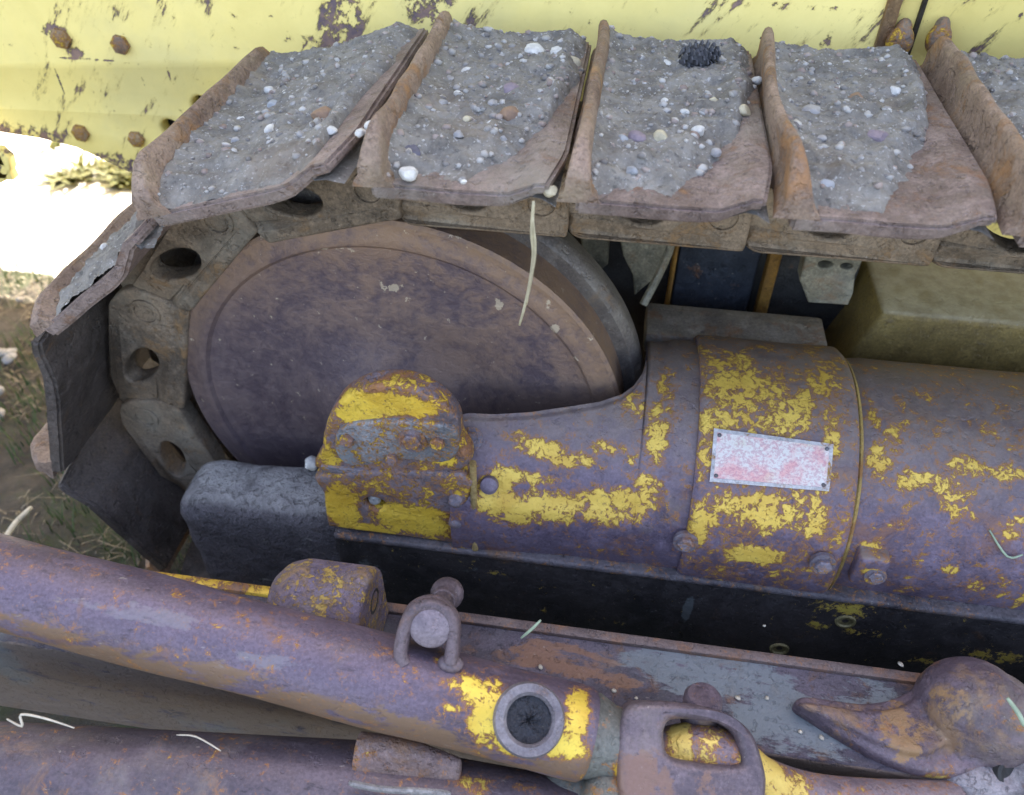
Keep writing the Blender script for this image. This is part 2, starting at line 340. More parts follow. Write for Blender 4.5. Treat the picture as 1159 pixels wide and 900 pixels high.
def idler_mat():
    N = NT('idler_wear_shaded'); p = N.vm('SUBTRACT', N.pos.outputs['Position'], tuple(IC)); sx = N.n.new('ShaderNodeSeparateXYZ'); N.l(p, sx.inputs[0])
    rr_ = N.math('POWER', N.math('ADD', N.math('MULTIPLY', sx.outputs[0], sx.outputs[0]), N.math('MULTIPLY', sx.outputs[2], sx.outputs[2])), .5)
    an = N.math('ARCTAN2', sx.outputs[2], sx.outputs[0])
    def cyl(kr, ka):
        c = N.n.new('ShaderNodeCombineXYZ'); N.l(N.math('MULTIPLY', rr_, kr), c.inputs[0]); N.l(N.math('MULTIPLY', an, ka), c.inputs[1]); return c.outputs[0]
    ring = N.noise(1, 6, .65, vec=cyl(46, .9)); ring2 = N.noise(1, 5, .7, vec=cyl(150, 1.6)); blot = N.noise(9, 8, .68, dist=.3); fine = N.noise(70, 6, .75)
    col = N.mix(N.ramp(N.math('ADD', N.math('MULTIPLY', ring, .15), N.math('MULTIPLY', N.math('ADD', N.math('MULTIPLY', blot, .65), N.math('MULTIPLY', fine, .35)), .85)), .40, .60), (.115, .088, .108), (.225, .175, .18))
    col = N.mix(N.math('MULTIPLY', N.ramp(ring2, .5, .68), .13), col, (.28, .22, .20))
    col = N.mix(N.math('MULTIPLY', N.ramp(ring2, .46, .34), .09), col, (.05, .04, .05))
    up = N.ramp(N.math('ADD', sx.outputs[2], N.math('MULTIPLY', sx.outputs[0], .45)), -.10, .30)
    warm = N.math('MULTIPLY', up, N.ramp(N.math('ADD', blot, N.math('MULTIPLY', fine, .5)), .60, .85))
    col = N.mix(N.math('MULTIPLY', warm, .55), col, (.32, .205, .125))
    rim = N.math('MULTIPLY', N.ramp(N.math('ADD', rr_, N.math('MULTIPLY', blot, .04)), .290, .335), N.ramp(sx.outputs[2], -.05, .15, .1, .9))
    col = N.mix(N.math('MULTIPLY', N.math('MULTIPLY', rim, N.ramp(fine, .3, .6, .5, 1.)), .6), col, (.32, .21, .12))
    low_shade = N.ramp(sx.outputs[2], .05, -.12); col = N.mix(N.math('MULTIPLY', N.math('MULTIPLY', low_shade, N.ramp(blot, .3, .6)), .5), col, (.07, .055, .08))  # lower half darker: the disc's shading put into its colour
    chip = N.math('MAXIMUM', N.ramp(N.math('ADD', N.math('MULTIPLY', N.math('SUBTRACT', N.noise(65, 6, .7), .5), 5), N.math('SUBTRACT', N.blobs([B(565, 345, .006, .008, 1.1, Y=.8), B(620, 345, .005, .007, 1.1, Y=.8), B(629, 370, .006, .008, 1.2, Y=.8), B(440, 325, .025, .008, .7, Y=.8), B(461, 340, .006, .006, .9, Y=.8), B(515, 268, .010, .004, 1., Y=.8), B(380, 282, .03, .004, .9, Y=.8)]), .75)), 0, .15), N.ramp(fine, .70, .76))
    col = N.mix(N.math('MULTIPLY', chip, .75), col, (.58, .50, .38))
    N.l(col, N.b.inputs['Base Color']); N.b.inputs['Metallic'].default_value = .35; N.l(N.ramp(fine, .3, .7, .42, .6), N.b.inputs['Roughness'])
    N.bump(N.math('ADD', N.math('MULTIPLY', ring2, .12), N.math('ADD', N.math('MULTIPLY', blot, 2.), fine)), .0022); return N.m
M_idl = idler_mat()
idl = lathe([(0, .772), (.085, .772), (.10, .780), (.125, .798), (.17, .803), (.283, .801), (.288, .7965), (.300, .796), (.304, .7985), (.318, .799), (.323, .803), (.323, .852), (.326, .856)], (IC.x, 0, IC.z), (0, 1, 0), 96)
idler = put('idler_wheel', idl, M_idl, dozer, 'big rust brown disc wheel inside the curve of the track')
M_fl = metal('flange_worn_steel', dark=(.09, .08, .08), light=(.20, .18, .16), rust=(.3, .18, .08), rust_amt=.2, dust=(.22, .21, .19), dust_amt=.5, rough=.42)
put('center_flange', lathe([(.30, .852), (.340, .852), (.349, .860), (.352, .872), (.349, .895), (.33, .903), (.324, .905), (.324, .95), (.30, .955), (.05, .955), (0, .955)], (IC.x, 0, IC.z), (0, 1, 0), 96), M_fl, idler)
put('axle_shaft', tube([(IC.x, .70, IC.z+.02), (IC.x, 1.02, IC.z)], .05, 24), M_idl, idler)

# --- track shoes
M_shoe = metal('shoe_rusty_steel', dark=(.15, .11, .10), light=(.28, .22, .20), rust=(.28, .14, .06), rust_amt=.4, dust=(.31, .28, .25), dust_amt=.6, rough=.62, metallic=.1, bump=.0035)
M_grouser = metal('grouser_rusty_steel', dark=(.15, .10, .08), light=(.30, .22, .17), rust=(.34, .17, .06), rust_amt=.55, dust=(.36, .30, .20), dust_amt=.4, rough=.65, metallic=.05, bump=.004)
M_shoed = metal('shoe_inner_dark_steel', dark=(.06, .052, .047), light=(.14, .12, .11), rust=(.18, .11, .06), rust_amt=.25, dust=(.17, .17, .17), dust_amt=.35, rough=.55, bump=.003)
W = .385
def shoe_mesh(L, seed, cut=.012):
    def top(s, t):
        u = s*L; w = t*W
        n = 0
        if s > .72: n = .013*min(1, (s-.72)/.16)
        e = .0018*noise.noise(Vector((u*18, w*9, seed)))
        uu = u
        if s > .85 and w < .07: uu -= (s-.85)/.15*cut*(1-w/.07)
        ww = w
        if t == 0: ww += .0018*noise.noise(Vector((u*14, seed, 2)))
        return Vector((uu, ww, n+e*.6))
    def bot(s, t):
        p = top(s, t); return Vector((p.x, p.y+(.003 if t == 0 else 0), p.z-.018*(1-.35*max(0, s-.6)/.4)))
    me = sheet(top, 26, 20, off=bot)
    bm = bmesh.new(); bm.from_mesh(me)
    es = [e for e in bm.edges if len(e.link_faces) == 2 and e.calc_face_angle() > R(50)]
    bmesh.ops.bevel(bm, geom=es, offset=.0035, segments=2, affect='EDGES'); bm.to_mesh(me); bm.free(); return me
def grouser_mesh(seed, bend=0., H=.052):
    prof = [(-.014, -.004), (-.012, .005), (-.0075, .013), (-.0065, .026), (-.0065, H-.008), (-.0045, H-.002), (-.001, H), (.003, H-.001), (.006, H-.006), (.0075, H-.012), (.008, .024), (.010, .013), (.016, .005), (.020, -.004)]
    n = 26
    bm = bmesh.new(); rings = []
    for i in range(n+1):
        t = i/n; w = .001+t*(W-.002)
        k = 1.0
        if t < .12: k = .42+.58*math.sin(t/.12*math.pi/2)
        if t > .94: k = .55+.45*math.cos((t-.94)/.06*math.pi/2)
        k *= 1+.10*noise.noise(Vector((w*16, seed, 0)))
        b = bend*math.sin(t*math.pi)+.003*noise.noise(Vector((w*8, seed, 5)))
        rings.append([bm.verts.new((u*(1+.12*noise.noise(Vector((w*20, u*50, seed))))+b*max(0, min(1, h/.03))+(.006 if u > 0 else -.004)*(1-min(t/.1, 1)), w, h*k if h > 0 else h)) for u, h in prof])
    for a, b in zip(rings, rings[1:]):
        for k in range(len(prof)-1): bm.faces.new((a[k], a[k+1], b[k+1], b[k]))
        bm.faces.new((a[-1], a[0], b[0], b[-1]))
    bm.faces.new(rings[0]); bm.faces.new(rings[-1][::-1]); return bm2me(bm)
SY = .677
def place(me, root, end):
    d = Vector((end[0]-root[0], 0, end[1]-root[1])); L = d.length; u = d/L; n = Vector((-u.z, 0, u.x))
    Mx = Matrix.Identity(4)
    for i in range(3): Mx[i][0] = u[i]; Mx[i][1] = (0, 1, 0)[i]; Mx[i][2] = n[i]
    Mx.translation = Vector((root[0], SY, root[1])); me.transform(Mx); return me
X0 = -.242
shoes = [((X0+.2006*k, -.375), (X0+.2006*k+.186, -.375)) for k in range(7)]
shoes += [((-.488, -.430), (-.268, -.366)), ((-.688, -.606), (-.502, -.462)), ((-.795, -.885), (-.697, -.622)), ((-.70, -1.12), (-.795, -.905)), ((-.50, -1.2), (-.68, -1.13))]
shoes += [((-.49+.2*(k+1), -1.205), (-.49+.2*k+.012, -1.205)) for k in range(6)]
bends = [.004, .003, -.012, .0, .0, 0, 0, 0, 0, 0, 0, 0]
for i, (a, b) in enumerate(shoes):
    L = math.dist(a, b)
    lab = {7: 'tilted track shoe heaped with grey soil, first to slope down over the idler wheel', 8: 'steep track shoe with dried soil beside the bright ground', 9: 'dark inner face of the upright track shoe at far left'}.get(i)
    s = put('track_shoe', place(shoe_mesh(L, i*3.1), a, b), M_shoed if i >= 9 else M_shoe, dozer, lab, 50)
    g = put('grouser', place(grouser_mesh(i*1.7, bends[i] if i < 12 else 0, .028 if i == 8 else .050), a, b), M_grouser, s, None, 70)

# --- chain links
M_link = metal('link_steel', dark=(.10, .08, .06), light=(.27, .21, .15), rust=(.32, .19, .08), rust_amt=.4, dust=(.33, .31, .26), dust_amt=.5, rough=.6, metallic=.1, bump=.003)
pins = [(-.286+.2*k, -.447) for k in range(7, -1, -1)]+[(-.484, -.504), (-.629, -.66), (-.700, -.872), (-.655, -1.06), (-.49, -1.15)]+[(-.29+.2*k, -1.155) for k in range(5)]
def link_out(L, top=False, dn=.044):
    g = .030 if top else .046
    o = [(-.030, .004), (-.031, -.02), (-.030, -dn+.004), (-.024, -dn), (.0, -dn), (.04, -dn), (.09, -dn), (L-g-.03, -dn), (L-g-.006, -dn), (L-g, -dn+.006), (L-g+.002, -.034), (L-.032, -.022), (L-.02, -.018)]
    if not top: o[0:3] = [(-.034, .004), (-.033, -.016), (-.027, -dn+.012)]
    o += [(L-.004, -.028), (L+.012, -.026), (L+.027, -.018), (L+.032, 0), (L+.026, .02), (L+.008, .036), (L-.018, .054), (.035, .054), (.0, .048), (-.026, .03)]
    return catmull([(p[0], p[1], 0) for p in o], 3, True)
def mk_link(a, b, Y, side):
    d = Vector((b[0]-a[0], 0, b[1]-a[1])); L = d.length; u = d/L; n = Vector((u.z, 0, -u.x))
    if n.dot(Vector((a[0]-IC.x, 0, a[1]-IC.z))) < 0: n = -n
    rd = math.hypot((a[0]+b[0])/2-IC.x, (a[1]+b[1])/2-IC.z); dn = .044 if abs(a[1]-b[1]) < 1e-4 else min(.066, max(.044, rd-.322))
    hole = [Vector((L*.5+.040*math.cos(t)*(1+.15*math.sin(t)), .006+.0215*math.sin(t)+.012*math.cos(t), 0)) for t in np.linspace(0, 2*math.pi, 24)[:-1]]
    hs = [hole]
    me = plate2d([[(p.x, p.y) for p in link_out(L, abs(a[1]-b[1]) < 1e-4, dn)]]+[[(p.x, p.y) for p in h] for h in hs], .034, .004, 2)
    # offset the far end inboard so neighbours overlap
    for v in me.vertices:
        if v.co.x > L-.045: v.co.z -= side*.016*min(1, (v.co.x-L+.045)/.02)
    Mx = Matrix.Identity(4)
    yv = Vector((0, -1, 0))
    for i in range(3): Mx[i][0] = u[i]; Mx[i][1] = n[i]; Mx[i][2] = yv[i]
    Mx.translation = Vector((a[0], Y, a[1])); me.transform(Mx); return me
for i in range(len(pins)-1):
    a, b = pins[i], pins[i+1]
    lk = put('track_link', mk_link(a, b, .812, 1), M_link, dozer)
    put('link_pin', lathe([(0, -.001), (.011, -.001), (.012, .002), (.015, .002), (.016, -.003), (.021, -.003), (.022, .004)], (a[0], .795, a[1]), (0, 1, 0), 24), M_link, lk)
    put('inner_link', mk_link(a, b, .945, -1), M_link, lk)
for a in pins:
    put('track_bushing', tube([(a[0], .825, a[1]), (a[0], .935, a[1])], .024, 20), M_link, dozer)

# --- track frame
M_frame = metal('frame_black_paint', tints=[([B(778, 690, .006, .03, 1, Y=.64), B(782, 655, .014, .008, .9, Y=.64), B(420, 650, .02, .03, .6, Y=.64)], (.13, .15, .16), .7)], dark=(.017, .016, .019), light=(.045, .040, .042), rust=(.10, .055, .03), rust_amt=.12, dust=(.10, .10, .11), dust_amt=.22, rough=.5, metallic=.2, up_dust_light=.9, bump=.0012,
                paint=(.42, .35, .07), pbias=-.95, pscale=55, edge=False, bl=[B(950, 685, .045, .02, .75, Y=.645), B(975, 712, .03, .012, .7, Y=.645), B(1050, 745, .03, .012, .8, Y=.645), B(1130, 740, .05, .014, .85, Y=.645), B(560, 645, .02, .008, .6, Y=.645), B(925, 705, .014, .01, .6, Y=.645), B(1090, 700, .04, .006, .5, Y=.645)])
fr = put('track_frame', box((-.352, .640, -1.14), (2.2, .80, -.903), .008, 3), M_frame, dozer, 'long dark frame rail under the rusty housing')
M_nose = metal('nose_dusty_steel', tints=[([B(240, 530, .09, .03, 1, Z=-.876), B(330, 545, .07, .03, 1, Z=-.876)], (.44, .43, .42), .75)], dark=(.05, .045, .055), light=(.12, .11, .125), rust=(.12, .09, .09), rust_amt=.3, dust=(.42, .41, .41), dust_amt=.001, rough=.8, metallic=0, bump=.012, up_dust_light=1.0)
nose = box((-.60, .650, -1.12), (-.29, .748, -.876), .030, 5)
bm = bmesh.new(); bm.from_mesh(nose); bmesh.ops.subdivide_edges(bm, edges=[e for e in bm.edges if e.calc_length() > .05], cuts=12, use_grid_fill=True)
for v in bm.verts:
    v.co += Vector((.5, .5, 1))*.007*noise.noise(v.co*24)
    if v.co.x < -.50: v.co.z -= .10*(-.50-v.co.x)
    if v.co.x < -.56: v.co.z -= .3*(-.56-v.co.x)
bm.to_mesh(nose); bm.free()
put('frame_nose', nose, M_nose, fr, 'rough grey dust covered nose of the frame rail')
M_ledge = metal('ledge_dusty_steel', dark=(.04, .036, .045), light=(.12, .11, .125), rust=(.16, .10, .06), rust_amt=.45, dust=(.20, .20, .21), dust_amt=.35, rough=.6, paint=YEL, pbias=-.95, pscale=45, bl=[B(680, 636, .08, .006, .7, Y=.64), B(600, 605, .06, .006, .7, Y=.64), B(560, 600, .03, .006, .6, Y=.64), B(690, 620, .05, .006, .7, Y=.64), B(975, 660, .03, .006, .8, Y=.64)])
put('frame_ledge', box((-.350, .637, -.911), (2.2, .79, -.899), .005, 3, lambda v: Vector((v.x, v.y, v.z+.002*noise.noise(Vector((v.x*9, 0, 0)))))), M_ledge, fr)
M_inhole = metal('plugged_hole', dark=(.10, .09, .04), light=(.25, .22, .11), rust_amt=.3, dust_amt=.2)
for (x, y) in ((882, 735), (957, 704)):
    c = atY(x, y, .6385); put('frame_plug', lathe([(0, .002), (.009, .001), (.0105, -.0015), (.013, -.0015), (.014, .003)], c, (0, 1, 0), 20), M_inhole, fr)
put('top_rail', box((atY(735, 340, .95).x, .93, -.76), (atY(945, 365, .95).x, 1.01, -.722), .006), metal('rail_steel', dark=(.15, .13, .12), light=(.28, .25, .22), dust_amt=.5), fr)
put('rear_rail', box((.30, .97, -1.1), (2.2, 1.02, -.80), .01), M_frame, fr)

# --- recoil housing: fork, band, cylinder
bl_f = [B(610, 508, .035, .012, 1., cyl=.17), B(585, 495, .018, .008, .8, cyl=.17), B(655, 522, .03, .009, .9, cyl=.17), B(690, 505, .025, .012, .75, cyl=.17), B(715, 520, .014, .008, .6, cyl=.17),
        B(560, 558, .03, .03, 1.1, cyl=.17), B(585, 575, .03, .02, 1.1, cyl=.17), B(625, 574, .05, .022, 1.2, cyl=.17), B(685, 576, .045, .022, 1.15, cyl=.17), B(710, 574, .03, .02, 1.1, cyl=.17), B(735, 560, .022, .02, 1.0, cyl=.17), B(745, 490, .014, .04, .8, cyl=.17), B(755, 440, .012, .035, .65, cyl=.17), B(720, 455, .015, .02, .55, cyl=.17), B(590, 540, .05, .01, .8, cyl=.17)]
def dz_metal(name, bl, pbias=-1.0, pscale=42, **k):
    return metal(name, dark=(.09, .07, .11), light=(.16, .128, .185), rust=(.20, .10, .07), rust_amt=.35, dust=(.27, .22, .17), dust_amt=.25, rough=.55, metallic=.2,
                 paint=(.72, .52, .10), pbias=pbias, pscale=pscale, bl=bl, up_dust_light=.85, bump=.0012, **k)
M_fork = dz_metal('yoke_purple_steel', bl_f, pbias=-.88, wear=[B(555, 470, .05, .01, .3, cyl=.17)])
topedge = [(519, 471), (530, 468), (560, 469), (600, 466), (640, 459), (680, 452), (705, 443), (718, 433), (728, 418), (733, 400), (735, 374)]
te = [onCyl(*p) for p in topedge]
xs = [t[0] for t in te]; as_ = [t[1] for t in te]
x_l = xs[0]; xband = onCyl(790, 500, .18)[0]
as_[-1] = R(150)
xs2 = xs+[xband+.01]; as2 = as_+[R(150)]
xs2 = list(np.maximum.accumulate(np.array(xs2)+np.arange(len(xs2))*1e-5))
def fork_r(x, a):
    k = (x-x_l)/(xband-x_l)
    z = HZ+.17*math.sin(a)
    zr = -.80-.012*k
    b = .007*(1/(1+math.exp((z-zr)/.004)))*(1-.9*max(0, min(1, (k-.80)/.12)))
    flat = (1-min(1, k/.5))*.010
    rib = .006*max(0, min(1, (k-.86)/.05))
    return .166+b+flat+rib
def fork(s, t, dr=0):
    x = x_l+(xband+.008-x_l)*s; at = float(np.interp(x, xs2, as2)); ab = R(-14)
    a = ab+(at-ab)*t; r = fork_r(x, a)+dr
    if t > .97: r -= .003
    return cylp(x, a, r)
housing = empty('recoil_housing', (0, 1, 0), None, None); COL.objects.unlink(housing); bpy.data.objects.remove(housing); WL.pop('recoil_housing', None)
put('idler_yoke', sheet(fork, 110, 70, off=lambda s, t: fork(s, t, -.022)), M_fork, dozer, 'purple steel yoke arm with flaking yellow paint beside the idler wheel', 50)
bl_b = [B(830, 430, .035, .05, .62, cyl=.182), B(880, 460, .04, .03, .62, cyl=.182), B(830, 480, .04, .02, .6, cyl=.182), B(930, 430, .02, .03, .4, cyl=.182), B(860, 575, .06, .02, .75, cyl=.182), B(800, 590, .02, .02, .6, cyl=.182), B(850, 628, .045, .012, 1., cyl=.182), B(795, 600, .008, .025, .9, cyl=.182), B(925, 585, .012, .03, .8, cyl=.182), B(800, 510, .012, .03, .6, cyl=.182), B(940, 490, .01, .03, .5, cyl=.182), B(890, 570, .05, .01, .5, cyl=.182)]
M_band = dz_metal('band_purple_steel', bl_b, pbias=-.60, pscale=48)
xr = onCyl(976, 500, .182)[0]
def band(s, t, rad, x0, x1, taper=0, a0=-14, a1=205, w=0):
    a = R(a0+(a1-a0)*t); x = x0+(x1-x0)*s
    return cylp(x, a, rad-taper*s+.0015*noise.noise(Vector((x*12, a*2, w))))
def rect_shell(x0, x1, rad, n=30, th=.02, a0=-14, a1=205, w=0):
    def f(s, t):
        e = min(s, 1-s)*(x1-x0); dr = -.004*max(0, 1-e/.005)**2
        return band(s, t, rad+dr, x0, x1, 0, a0, a1, w)
    return sheet(f, n, 90, off=lambda s, t: band(s, t, rad-th, x0, x1, 0, a0, a1, w))
cb = put('clamp_band', rect_shell(xband, xr-.002, .182, 40), M_band, dozer, 'wide raised band with a data plate on the rusty housing', 50)
bl_c = [B(995, 520, .014, .02, .8, cyl=.17), B(1050, 545, .035, .012, .7, cyl=.17), B(1085, 570, .02, .02, .6, cyl=.17), B(1090, 530, .02, .012, .6, cyl=.17), B(1010, 500, .01, .02, .6, cyl=.17), B(990, 470, .008, .02, .6, cyl=.17), B(1140, 535, .02, .01, .7, cyl=.17), B(1145, 600, .015, .015, .6, cyl=.17), B(1075, 645, .01, .008, .7, cyl=.17), B(985, 625, .016, .012, 1., cyl=.172), B(1105, 665, .012, .012, .7, cyl=.172), B(1155, 680, .006, .02, .9, cyl=.17)]
M_cyl = dz_metal('housing_purple_steel', bl_c, pbias=-.80, pscale=50)
put('spring_housing', rect_shell(xr+.004, 2.2, .170, 60, w=3), M_cyl, dozer, 'rusty cylindrical housing continuing to the right edge', 50)
put('housing_seam', rect_shell(xr-.003, xr+.005, .176, 2, .012), metal('seam_ochre', dark=(.2, .13, .04), light=(.4, .3, .1), rust_amt=.5), dozer)
# data plate on the band
pc = [onCyl(x, y, .184) for x, y in ((808, 485), (943, 503), (938, 556), (803, 545))]
def dplate(s, t, rad=.1845):
    xa_ = pc[0][0]+(pc[1][0]-pc[0][0])*s; xb_ = pc[3][0]+(pc[2][0]-pc[3][0])*s
    aa = pc[0][1]+(pc[1][1]-pc[0][1])*s; ab = pc[3][1]+(pc[2][1]-pc[3][1])*s
    return cylp(xa_+(xb_-xa_)*t, aa+(ab-aa)*t, rad)
def platemat():
    N = NT('data_plate_faded'); col = (.62, .63, .70)
    c1 = N.mix(N.ramp(N.noise(30, 6, .7), .42, .62), (.66, .64, .62), (.68, .38, .38))
    c2 = N.mix(N.math('MULTIPLY', N.ramp(N.noise(22, 5, .6), .5, .7), .8), c1, (.62, .58, .45))
    rows = N.noise(1., 4, .7, stretch=(260, 60, 480)); c3 = N.mix(N.math('MULTIPLY', N.ramp(rows, .48, .56), .5), c2, (.45, .20, .26))
    c4 = N.mix(N.math('MULTIPLY', N.ramp(N.noise(70, 6, .7), .6, .7), .5), c3, (.78, .76, .74))
    N.l(c4, N.b.inputs['Base Color']); N.b.inputs['Roughness'].default_value = .5; N.b.inputs['Metallic'].default_value = .1; N.bump(N.math('ADD', rows, N.noise(45, 4, .6)), .0012); return N.m
dp = put('data_plate', sheet(dplate, 16, 8, off=lambda s, t: dplate(s, t, .1825)), platemat(), cb, 'faded pinkish white data plate with worn illegible red lettering')
M_pf = metal('plate_edge_metal', dark=(.36, .36, .38), light=(.58, .58, .60), rust_amt=0, dust_amt=.2, paint=YEL, pbias=-.9)
me_ = []
for s0, s1, t0, t1 in ((0, 1, 0, .07), (0, 1, .93, 1), (0, .03, .07, .93), (.97, 1, .07, .93)):
    me_.append(sheet(lambda s, t: dplate(s0+(s1-s0)*s, t0+(t1-t0)*t, .1852), 12, 2, off=lambda s, t: dplate(s0+(s1-s0)*s, t0+(t1-t0)*t, .1843)))
put('plate_rim', join(*me_), M_pf, dp)
M_riv = metal('rivet_dark', dark=(.08, .08, .09), light=(.18, .18, .2), dust_amt=.1)
for s, t in ((.05, .12), (.95, .12), (.05, .88), (.95, .88)):
    p = dplate(s, t, .1852); n = Vector((0, p.y-HY, p.z-HZ)).normalized(); put('rivet', lathe([(.0026, -.001), (.0025, .0005), (.0015, .0012), (0, .0013)], p, n, 12), M_riv, dp)
# bolts and block at the foot of the band
M_hb = metal('housing_bolt', dark=(.11, .10, .13), light=(.22, .2, .24), rust_amt=.3, dust_amt=.4, dust=(.3, .3, .3), paint=YEL, pbias=-.7, pscale=80)
for x, y, rr in ((776, 613, .180), (931, 638, .188), (533, 497, .174)):
    xx, a = onCyl(x, y, rr); p = cylp(xx, a, rr); n = Vector((0, p.y-HY, p.z-HZ)); put('housing_bolt', hexbolt(p, n, .0105, .010, rot=x), M_hb, dozer)
xx, a = onCyl(985, 640, .172); p = cylp(xx, a, .172)
put('bolt_block', box((xx-.021, p.y-.012, p.z-.028), (xx+.017, p.y+.02, p.z+.026), .006, 3), dz_metal('block_rust', [(p, (.018, .03, .014), 1.1)], pbias=-.8), dozer)
put('bolt_head', hexbolt(p+Vector((.005, -.012, -.004)), (0, -1, 0.2), .009, .006), M_hb, dozer)

# --- idler bearing cap (boss)
M_boss = metal('boss_flaking_yellow', dark=(.10, .085, .10), light=(.20, .165, .19), rust=(.30, .13, .04), rust_amt=.6, dust=(.22, .25, .28), dust_amt=.3, rough=.55, metallic=.1, bump=.003,
               paint=(.74, .52, .06), pbias=-.42, pscale=46, bl=[B(440, 458, .06, .013, 1.5, Y=.652), B(405, 470, .025, .013, 1.2, Y=.652), B(470, 462, .03, .012, 1., Y=.652), B(390, 570, .02, .04, 1.2, Y=.652), B(470, 585, .05, .025, 1.2, Y=.652), B(420, 595, .03, .012, .9, Y=.652), B(505, 520, .012, .01, .9, Y=.652), B(375, 520, .01, .03, .6, Y=.652)],
               wear=[B(440, 497, .05, .012, 1.1, Y=.652), B(500, 480, .02, .02, .6, Y=.652), B(512, 580, .01, .03, .6, Y=.652)])
def P(x, y, Y): v = atY(x, y, Y); return (v.x, v.z, 0)
BY = .652
cap = [(366, 534), (364, 510), (366, 490), (374, 468), (390, 450), (412, 440), (440, 436), (468, 440), (492, 452), (508, 466), (517, 480), (520, 500), (521, 534)]
low = [(366, 538), (366, 560), (370, 592), (380, 598), (440, 606), (500, 614), (526, 616), (530, 600), (528, 570), (522, 538)]
put('idler_hub', tube([(IC.x+.01, .705, IC.z+.045), (IC.x+.01, .80, IC.z+.02)], .058, 32), metal('hub_dark', dark=(.06, .05, .06), light=(.12, .10, .11)), idler)
boss = put('bearing_cap', plateXZ([catmull([P(x, y, BY) for x, y in cap], 4, True)], BY, .685, .007, 4), M_boss, dozer, 'round topped idler bearing cap with yellow crescent of paint', 40)
c = atY(425, 567, BY)
hole = [(c.x+.013*math.cos(t)*(1.2 if math.cos(t) > 0 else 1), c.z+.012*math.sin(t)) for t in np.linspace(0, 2*math.pi, 20)[:-1]]
lo = put('bearing_block', plateXZ([[(p.x, p.y) for p in catmull([P(x, y, BY-.006) for x, y in low], 3, True)], hole], BY-.006, .70, .006, 3), M_boss, dozer, 'lower bearing block with flaking yellow paint and a bolt in its hole')
put('recess_back', box((c.x-.03, BY+.016, c.z-.03), (c.x+.03, BY+.03, c.z+.03), .002), M_hole, lo)
put('recessed_bolt', lathe([(.009, .012), (.009, -.002), (.006, -.006), (0, -.007)], (c.x-.002, BY+.004, c.z), (0, 1, 0), 16), metal('bolt_dusty', dark=(.25, .27, .29), light=(.42, .44, .46), dust_amt=.2), lo)
M_step = metal('cap_step', dark=(.13, .14, .16), light=(.25, .26, .28), rust=(.3, .2, .08), rust_amt=.3, dust=(.28, .31, .33), dust_amt=.6, paint=YEL, pbias=-.62, pscale=70, bump=.003)
st = [(384, 486), (420, 478), (470, 478), (514, 486), (518, 512), (500, 524), (450, 520), (400, 528), (380, 512)]
put('cap_step_plate', plateXZ([catmull([P(x, y, BY-.006) for x, y in st], 3, True)], BY-.007, BY+.004, .004, 3), M_step, boss)
for x, y, r in ((467, 498, .012), (496, 500, .009), (393, 497, .009), (444, 518, .008)):
    put('cap_bolt', hexbolt(atY(x, y, BY-.007), (0, -1, .1), r, .008, rot=x, washer=r > .01), M_boss, boss)
for x, y in ((516, 566), (516, 590)):
    put('block_bolt', lathe([(.010, .002), (.009, -.006), (.004, -.009), (0, -.010)], atY(x, y, BY-.007), (0, 1, 0), 16), M_hb, lo)
put('joint_shim', box((P(366, 536, BY)[0], BY-.004, P(440, 541, BY)[1]), (P(521, 536, BY)[0], .68, P(440, 534, BY)[1]), .002), M_hb, boss)
p0 = atY(534, 528, .648); p1 = atY(534, 612, .64)
put('yoke_end_rod', tube([Vector((p0.x, .655, p0.z)), Vector((p0.x, .643, -.898))], .0045, 10), metal('rod_ochre', dark=(.2, .13, .04), light=(.36, .27, .12), rust_amt=.4), dozer)
M_pur = metal('bolt_purple', dark=(.10, .085, .115), light=(.18, .15, .2), rust_amt=.3, dust_amt=.1)
for x, y in ((553, 551), (600, 566)):
    xx, a = onCyl(x, y, .183); p = cylp(xx, a, .178); n = Vector((0, p.y-HY, p.z-HZ))
    if x == 553: put('yoke_bolt', lathe([(.012, -.004), (.0115, .004), (.007, .007), (0, .008)], p, n, 20), M_pur, dozer)

# ------------------------------------------------------------------ push arm (box beam) with its castings
arm = empty('push_arm', (0, .46, -1.1), 'long dusty steel box beam in front of the frame rail carrying a rounded hook casting', 'push arm')
M_beam = metal('beam_dusty_steel', tints=[(('band', (0, .408, 0), (0, -1, 0), -.004, .0), (.17, .13, .10), .8), ([B(800, 760, .10, .03, 1, Z=-.88), B(900, 815, .09, .035, 1, Z=-.88), B(980, 790, .05, .02, .8, Z=-.88)], (.19, .225, .24), .75), ([B(640, 745, .06, .02, 1, Z=-.88), B(760, 715, .1, .012, 1, Z=-.88), B(700, 770, .03, .01, .8, Z=-.88)], (.24, .13, .07), .7)], dark=(.045, .04, .055), light=(.115, .10, .125), rust=(.20, .11, .06), rust_amt=.42, dust=(.15, .17, .18), dust_amt=.35, rough=.7, metallic=.1, bump=.002, stretch=(.35, 1, 1), scale=1.5)
bz = -.88
put('beam', box((-1.0, .408, -1.08), (2.0, .522, bz), .005, 3), M_beam, arm)
M_rim = metal('rim_rusty', dark=(.07, .055, .06), light=(.17, .13, .12), rust=(.26, .14, .08), rust_amt=.6, dust=(.28, .24, .2), dust_amt=.4, stretch=(.3, 1, 1), scale=1.5, paint=YEL, pbias=-1.1, bl=[B(230, 662, .09, .02, 1.0, Z=bz), B(290, 672, .05, .02, .9, Z=bz)])
put('beam_flange', box((-.75, .516, bz-.01), (2.0, .530, bz+.006), .003, 2), M_rim, arm)
